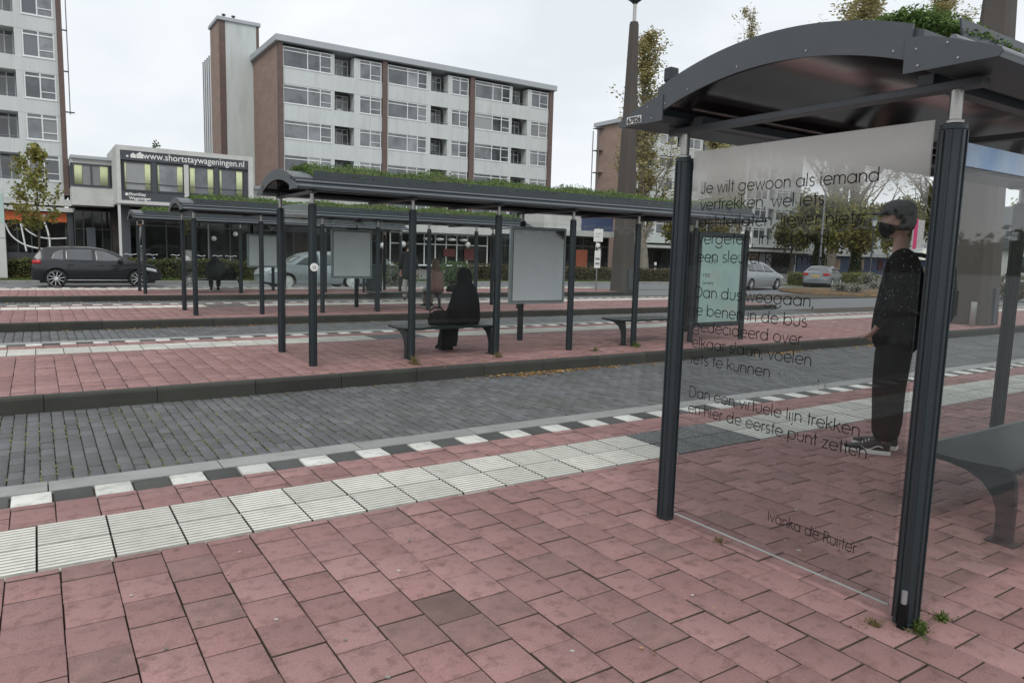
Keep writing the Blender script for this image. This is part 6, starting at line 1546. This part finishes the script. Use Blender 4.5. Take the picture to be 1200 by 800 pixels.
# ---- cloaked person on the bench of the middle shelter, seen from behind
p2 = seated('person in a black cloak and head scarf sitting on a bench, back to us', 5.33, 9.34, R(6)); sit_body(p2, m_black, .43)
mb = MB(); head_shape(mb, (0, .06, 1.14), .96); mb.build('head', m_skin, p2, smooth=True)
cl = loft([(0, .10, .435, .255, .25, .02), (0, .08, .50, .275, .26, .025), (0, .06, .62, .262, .235, .028), (0, .03, .78, .228, .19, .025), (0, .03, .92, .195, .155, .018), (0, .03, 1.00, .150, .125, .01), (0, .035, 1.05, .112, .112, .006), (0, .04, 1.10, .106, .122, .004), (0, .05, 1.17, .104, .125, .003), (0, .045, 1.225, .090, .108, .002), (0, .045, 1.262, .055, .066), (0, .045, 1.272, .01, .012)], 60, .02, 9, 4)
cl.build('cloak', m_black, p2, smooth=True)
sk_ = loft([(-.05, .40, .06, .15, .12, .05), (-.05, .40, .20, .14, .11, .05), (-.03, .37, .34, .145, .125, .04), (0, .28, .43, .20, .20, .03), (0, .24, .47, .19, .20, .02)], 48, .04, 8, 6); sk_.build('skirt', m_grayc, p2, smooth=True)
shoe(p2, -.09, .46, 0, m_grayc, m_grayc); shoe(p2, .02, .48, R(-10), m_grayc, m_grayc)
# handbag beside them
hb = thing('handbag', 'slouchy black handbag on the bench left of the cloaked person', 'handbag', (4.86, 9.30, .437), R(8))
loft([(0, 0, .0, .15, .08, .0), (0, 0, .015, .17, .10, .02), (0, .0, .08, .175, .11, .05), (.01, .0, .15, .15, .09, .06), (.02, .0, .20, .11, .06, .05), (.03, 0, .215, .05, .02)], 36, .05, 7, 9).build('bag', m_black2, hb, smooth=True)
mb = MB(); mb.tube([(-.12, .02, .12), (-.14, .03, .20), (-.06, .04, .255), (.06, .03, .25), (.10, .02, .18)], .010, 8); mb.build('bag_strap', m_black2, hb, smooth=True)
q = MB(); q.tube([(5.06, 9.62, .415), (5.07, 9.63, .02)], .014, 8); o = q.build('walking_stick', m_dark, None, smooth=True); tag(o, 'thin dark stick leaning under the bench by the cloaked person', 'stick')
# ---- long haired person in a striped cardigan, bench of the next shelter
m_card = M('striped_cardigan', (.24, .13, .12), .9, var=.1)
def _stripes(mt, a, b, sc):
    nt = mt.node_tree; L = nt.links.new; bs = nt.nodes['Principled BSDF']; tc = _n(nt, 'ShaderNodeTexCoord'); wv = _n(nt, 'ShaderNodeTexWave', i_Scale=sc, i_Distortion=1.5); L(tc.outputs['Object'], wv.inputs[0])
    mm = _n(nt, 'ShaderNodeMixRGB'); mm.inputs[1].default_value = (*a, 1); mm.inputs[2].default_value = (*b, 1); L(wv.outputs['Fac'], mm.inputs[0]); L(mm.outputs[0], bs.inputs['Base Color'])
_stripes(m_card, (.30, .15, .13), (.07, .06, .06), 7)
m_palej = M('pale_jeans', (.38, .38, .36), .85, var=.2, vscale=8); m_bhair = M('brown_hair', (.10, .055, .03), .6, var=.3, vscale=25, stretch=(1, 1, .15))
p3 = seated('person with long brown hair in a striped cardigan sitting with their back to us', 8.80, 17.02, R(4)); sit_body(p3, m_skin, .43)
mb = MB(); head_shape(mb, (0, .06, 1.18), .96); mb.build('head', m_skin, p3, smooth=True)
loft([(0, .03, .42, .23, .18, .02), (0, .03, .55, .235, .18, .02), (0, .02, .75, .22, .16, .02), (0, .02, .90, .215, .14, .015), (0, .03, .99, .17, .11, .01), (0, .04, 1.05, .07, .07)], 44, .02, 7, 2).build('cardigan', m_card, p3, smooth=True)
loft([(0, .0, .86, .09, .05, .05), (0, -.01, .95, .115, .085, .05), (0, .02, 1.08, .105, .105, .03), (0, .035, 1.18, .098, .118, .02), (0, .04, 1.26, .085, .10, .01), (0, .045, 1.31, .03, .035)], 40, .03, 11, 8).build('hair', m_bhair, p3, smooth=True)
J = [(0, .0, .50, .14, .12), (0, .06, .50, .14, .11)]; E = [(0, 1)]
for s in (-1, 1): h = add(s*.10, .18, .50, .095); k = add(s*.11, .42, .48, .078); a = add(s*.10, .41, .12, .075); E += [(1, h), (h, k), (k, a)]
skin_mesh('trousers', J, E, m_palej, p3); shoe(p3, -.10, .46, 0); shoe(p3, .10, .46, 0)
bg_ = thing('handbag', 'black bag on the bench beside the striped cardigan', 'handbag', (9.28, 16.98, .437), 0); loft([(0, 0, 0, .18, .10), (0, 0, .04, .20, .12, .03), (0, 0, .13, .17, .10, .05), (0, 0, .19, .06, .03)], 30, .04, 6, 5).build('bag', m_black2, bg_, smooth=True)
mb = MB(); mb.tube([(-.12, 0, .12), (-.05, 0, .27), (.06, 0, .27), (.12, 0, .12)], .010, 6); mb.build('bag_strap', m_black2, bg_, smooth=True)
# ---- hunched person in the farthest shelter
p4 = seated('hunched person in a dark jacket sitting in the farthest shelter', 4.83, 24.72, R(-4))
m_djack = M('dark_green_jacket', (.022, .028, .027), .9, var=.2, bump=.3, bscale=9, spec=.15)
sit_body(p4, m_djack, .43)
mb = MB(); head_shape(mb, (0, .20, 1.02), .95); mb.build('head', m_skin, p4, smooth=True)
loft([(0, .02, .42, .27, .20, .02), (0, .02, .52, .30, .23, .03), (0, .05, .72, .315, .24, .03), (0, .09, .90, .27, .20, .02), (0, .14, 1.0, .16, .13, .01), (0, .18, 1.06, .11, .115), (0, .19, 1.12, .08, .09), (0, .19, 1.15, .02, .02)], 44, .02, 6, 3).build('jacket', m_djack, p4, smooth=True)
J = [(0, .0, .50, .15, .12), (0, .06, .50, .15, .11)]; E = [(0, 1)]
for s in (-1, 1): h = add(s*.11, .18, .50, .095); k = add(s*.12, .42, .48, .078); a = add(s*.11, .41, .12, .075); E += [(1, h), (h, k), (k, a)]
skin_mesh('trousers', J, E, m_grayc, p4); shoe(p4, -.11, .46, 0); shoe(p4, .11, .46, 0)
pb = thing('backpack', 'dark bag standing right of the hunched person', 'backpack', (5.28, 24.7, .437), 0); loft([(0, 0, 0, .14, .10), (0, 0, .05, .16, .12, .03), (0, 0, .25, .14, .11, .03), (0, 0, .36, .06, .05)], 30, .03, 5, 5).build('bag', m_black2, pb, smooth=True); mb = MB(); mb.tube([(-.05, -.05, .34), (0, -.06, .42), (.05, -.05, .34)], .01, 6); mb.build('bag_handle', m_black2, pb, smooth=True)
# ---- person standing in a dark coat behind the post left of the cardigan
p5 = thing('person', 'person in a dark coat standing behind the post left of the striped cardigan', 'person', (9.25, 19.7, 0), R(-25))
J = [(0, 0, .93, .12), (0, 0, 1.15, .11), (0, 0, 1.35, .12), (0, 0, 1.48, .055), (0, .01, 1.56, .05)]; E = [(0, 1), (1, 2), (2, 3), (3, 4)]
for s in (-1, 1):
    h = add(s*.09, 0, .87, .085); k = add(s*.10, .02, .47, .058); a = add(s*.10, -.02, .10, .04); f = add(s*.10, .08, .05, .035); E += [(0, h), (h, k), (k, a), (a, f)]
    sh = add(s*.16, 0, 1.42, .055); el = add(s*.23, -.02, 1.12, .042); wr = add(s*.22, .06, .88, .03); E += [(2, sh), (sh, el), (el, wr)]; hand(J, E, wr, J[wr][:3], (0, .2, -1), -s, down=(0, 1, 0))
skin_mesh('body', J, E, m_skin, p5); mb = MB(); head_shape(mb, (0, .03, 1.63), .96); mb.build('head', m_skin, p5, smooth=True)
mb = MB(); v, f = shell(0, .022, 1.645, .084, .108, .12, -.5, .97, lambda z: .045+max(0, z)*.08); mb.add(v, f); mb.build('hair', m_hair, p5, smooth=True)
J = [(0, 0, .60, .20, .16), (0, 0, .95, .18, .145), (0, -.01, 1.25, .18, .14), (0, -.01, 1.42, .13, .10), (0, 0, 1.49, .07, .07)]; E = [(0, 1), (1, 2), (2, 3), (3, 4)]
for s in (-1, 1): sh = add(s*.165, 0, 1.40, .085); el = add(s*.235, -.02, 1.12, .072); wr = add(s*.22, .06, .92, .056); E += [(3, sh), (sh, el), (el, wr)]
skin_mesh('coat', J, E, m_grayc, p5)
J = [(0, 0, .75, .14, .12), (0, 0, .70, .14, .12)]; E = [(0, 1)]
for s in (-1, 1): h = add(s*.09, 0, .62, .09); k = add(s*.10, .02, .45, .078); a = add(s*.10, -.01, .10, .07); E += [(1, h), (h, k), (k, a)]
skin_mesh('trousers', J, E, m_palej, p5); shoe(p5, -.10, .03, 0); shoe(p5, .10, .03, 0)
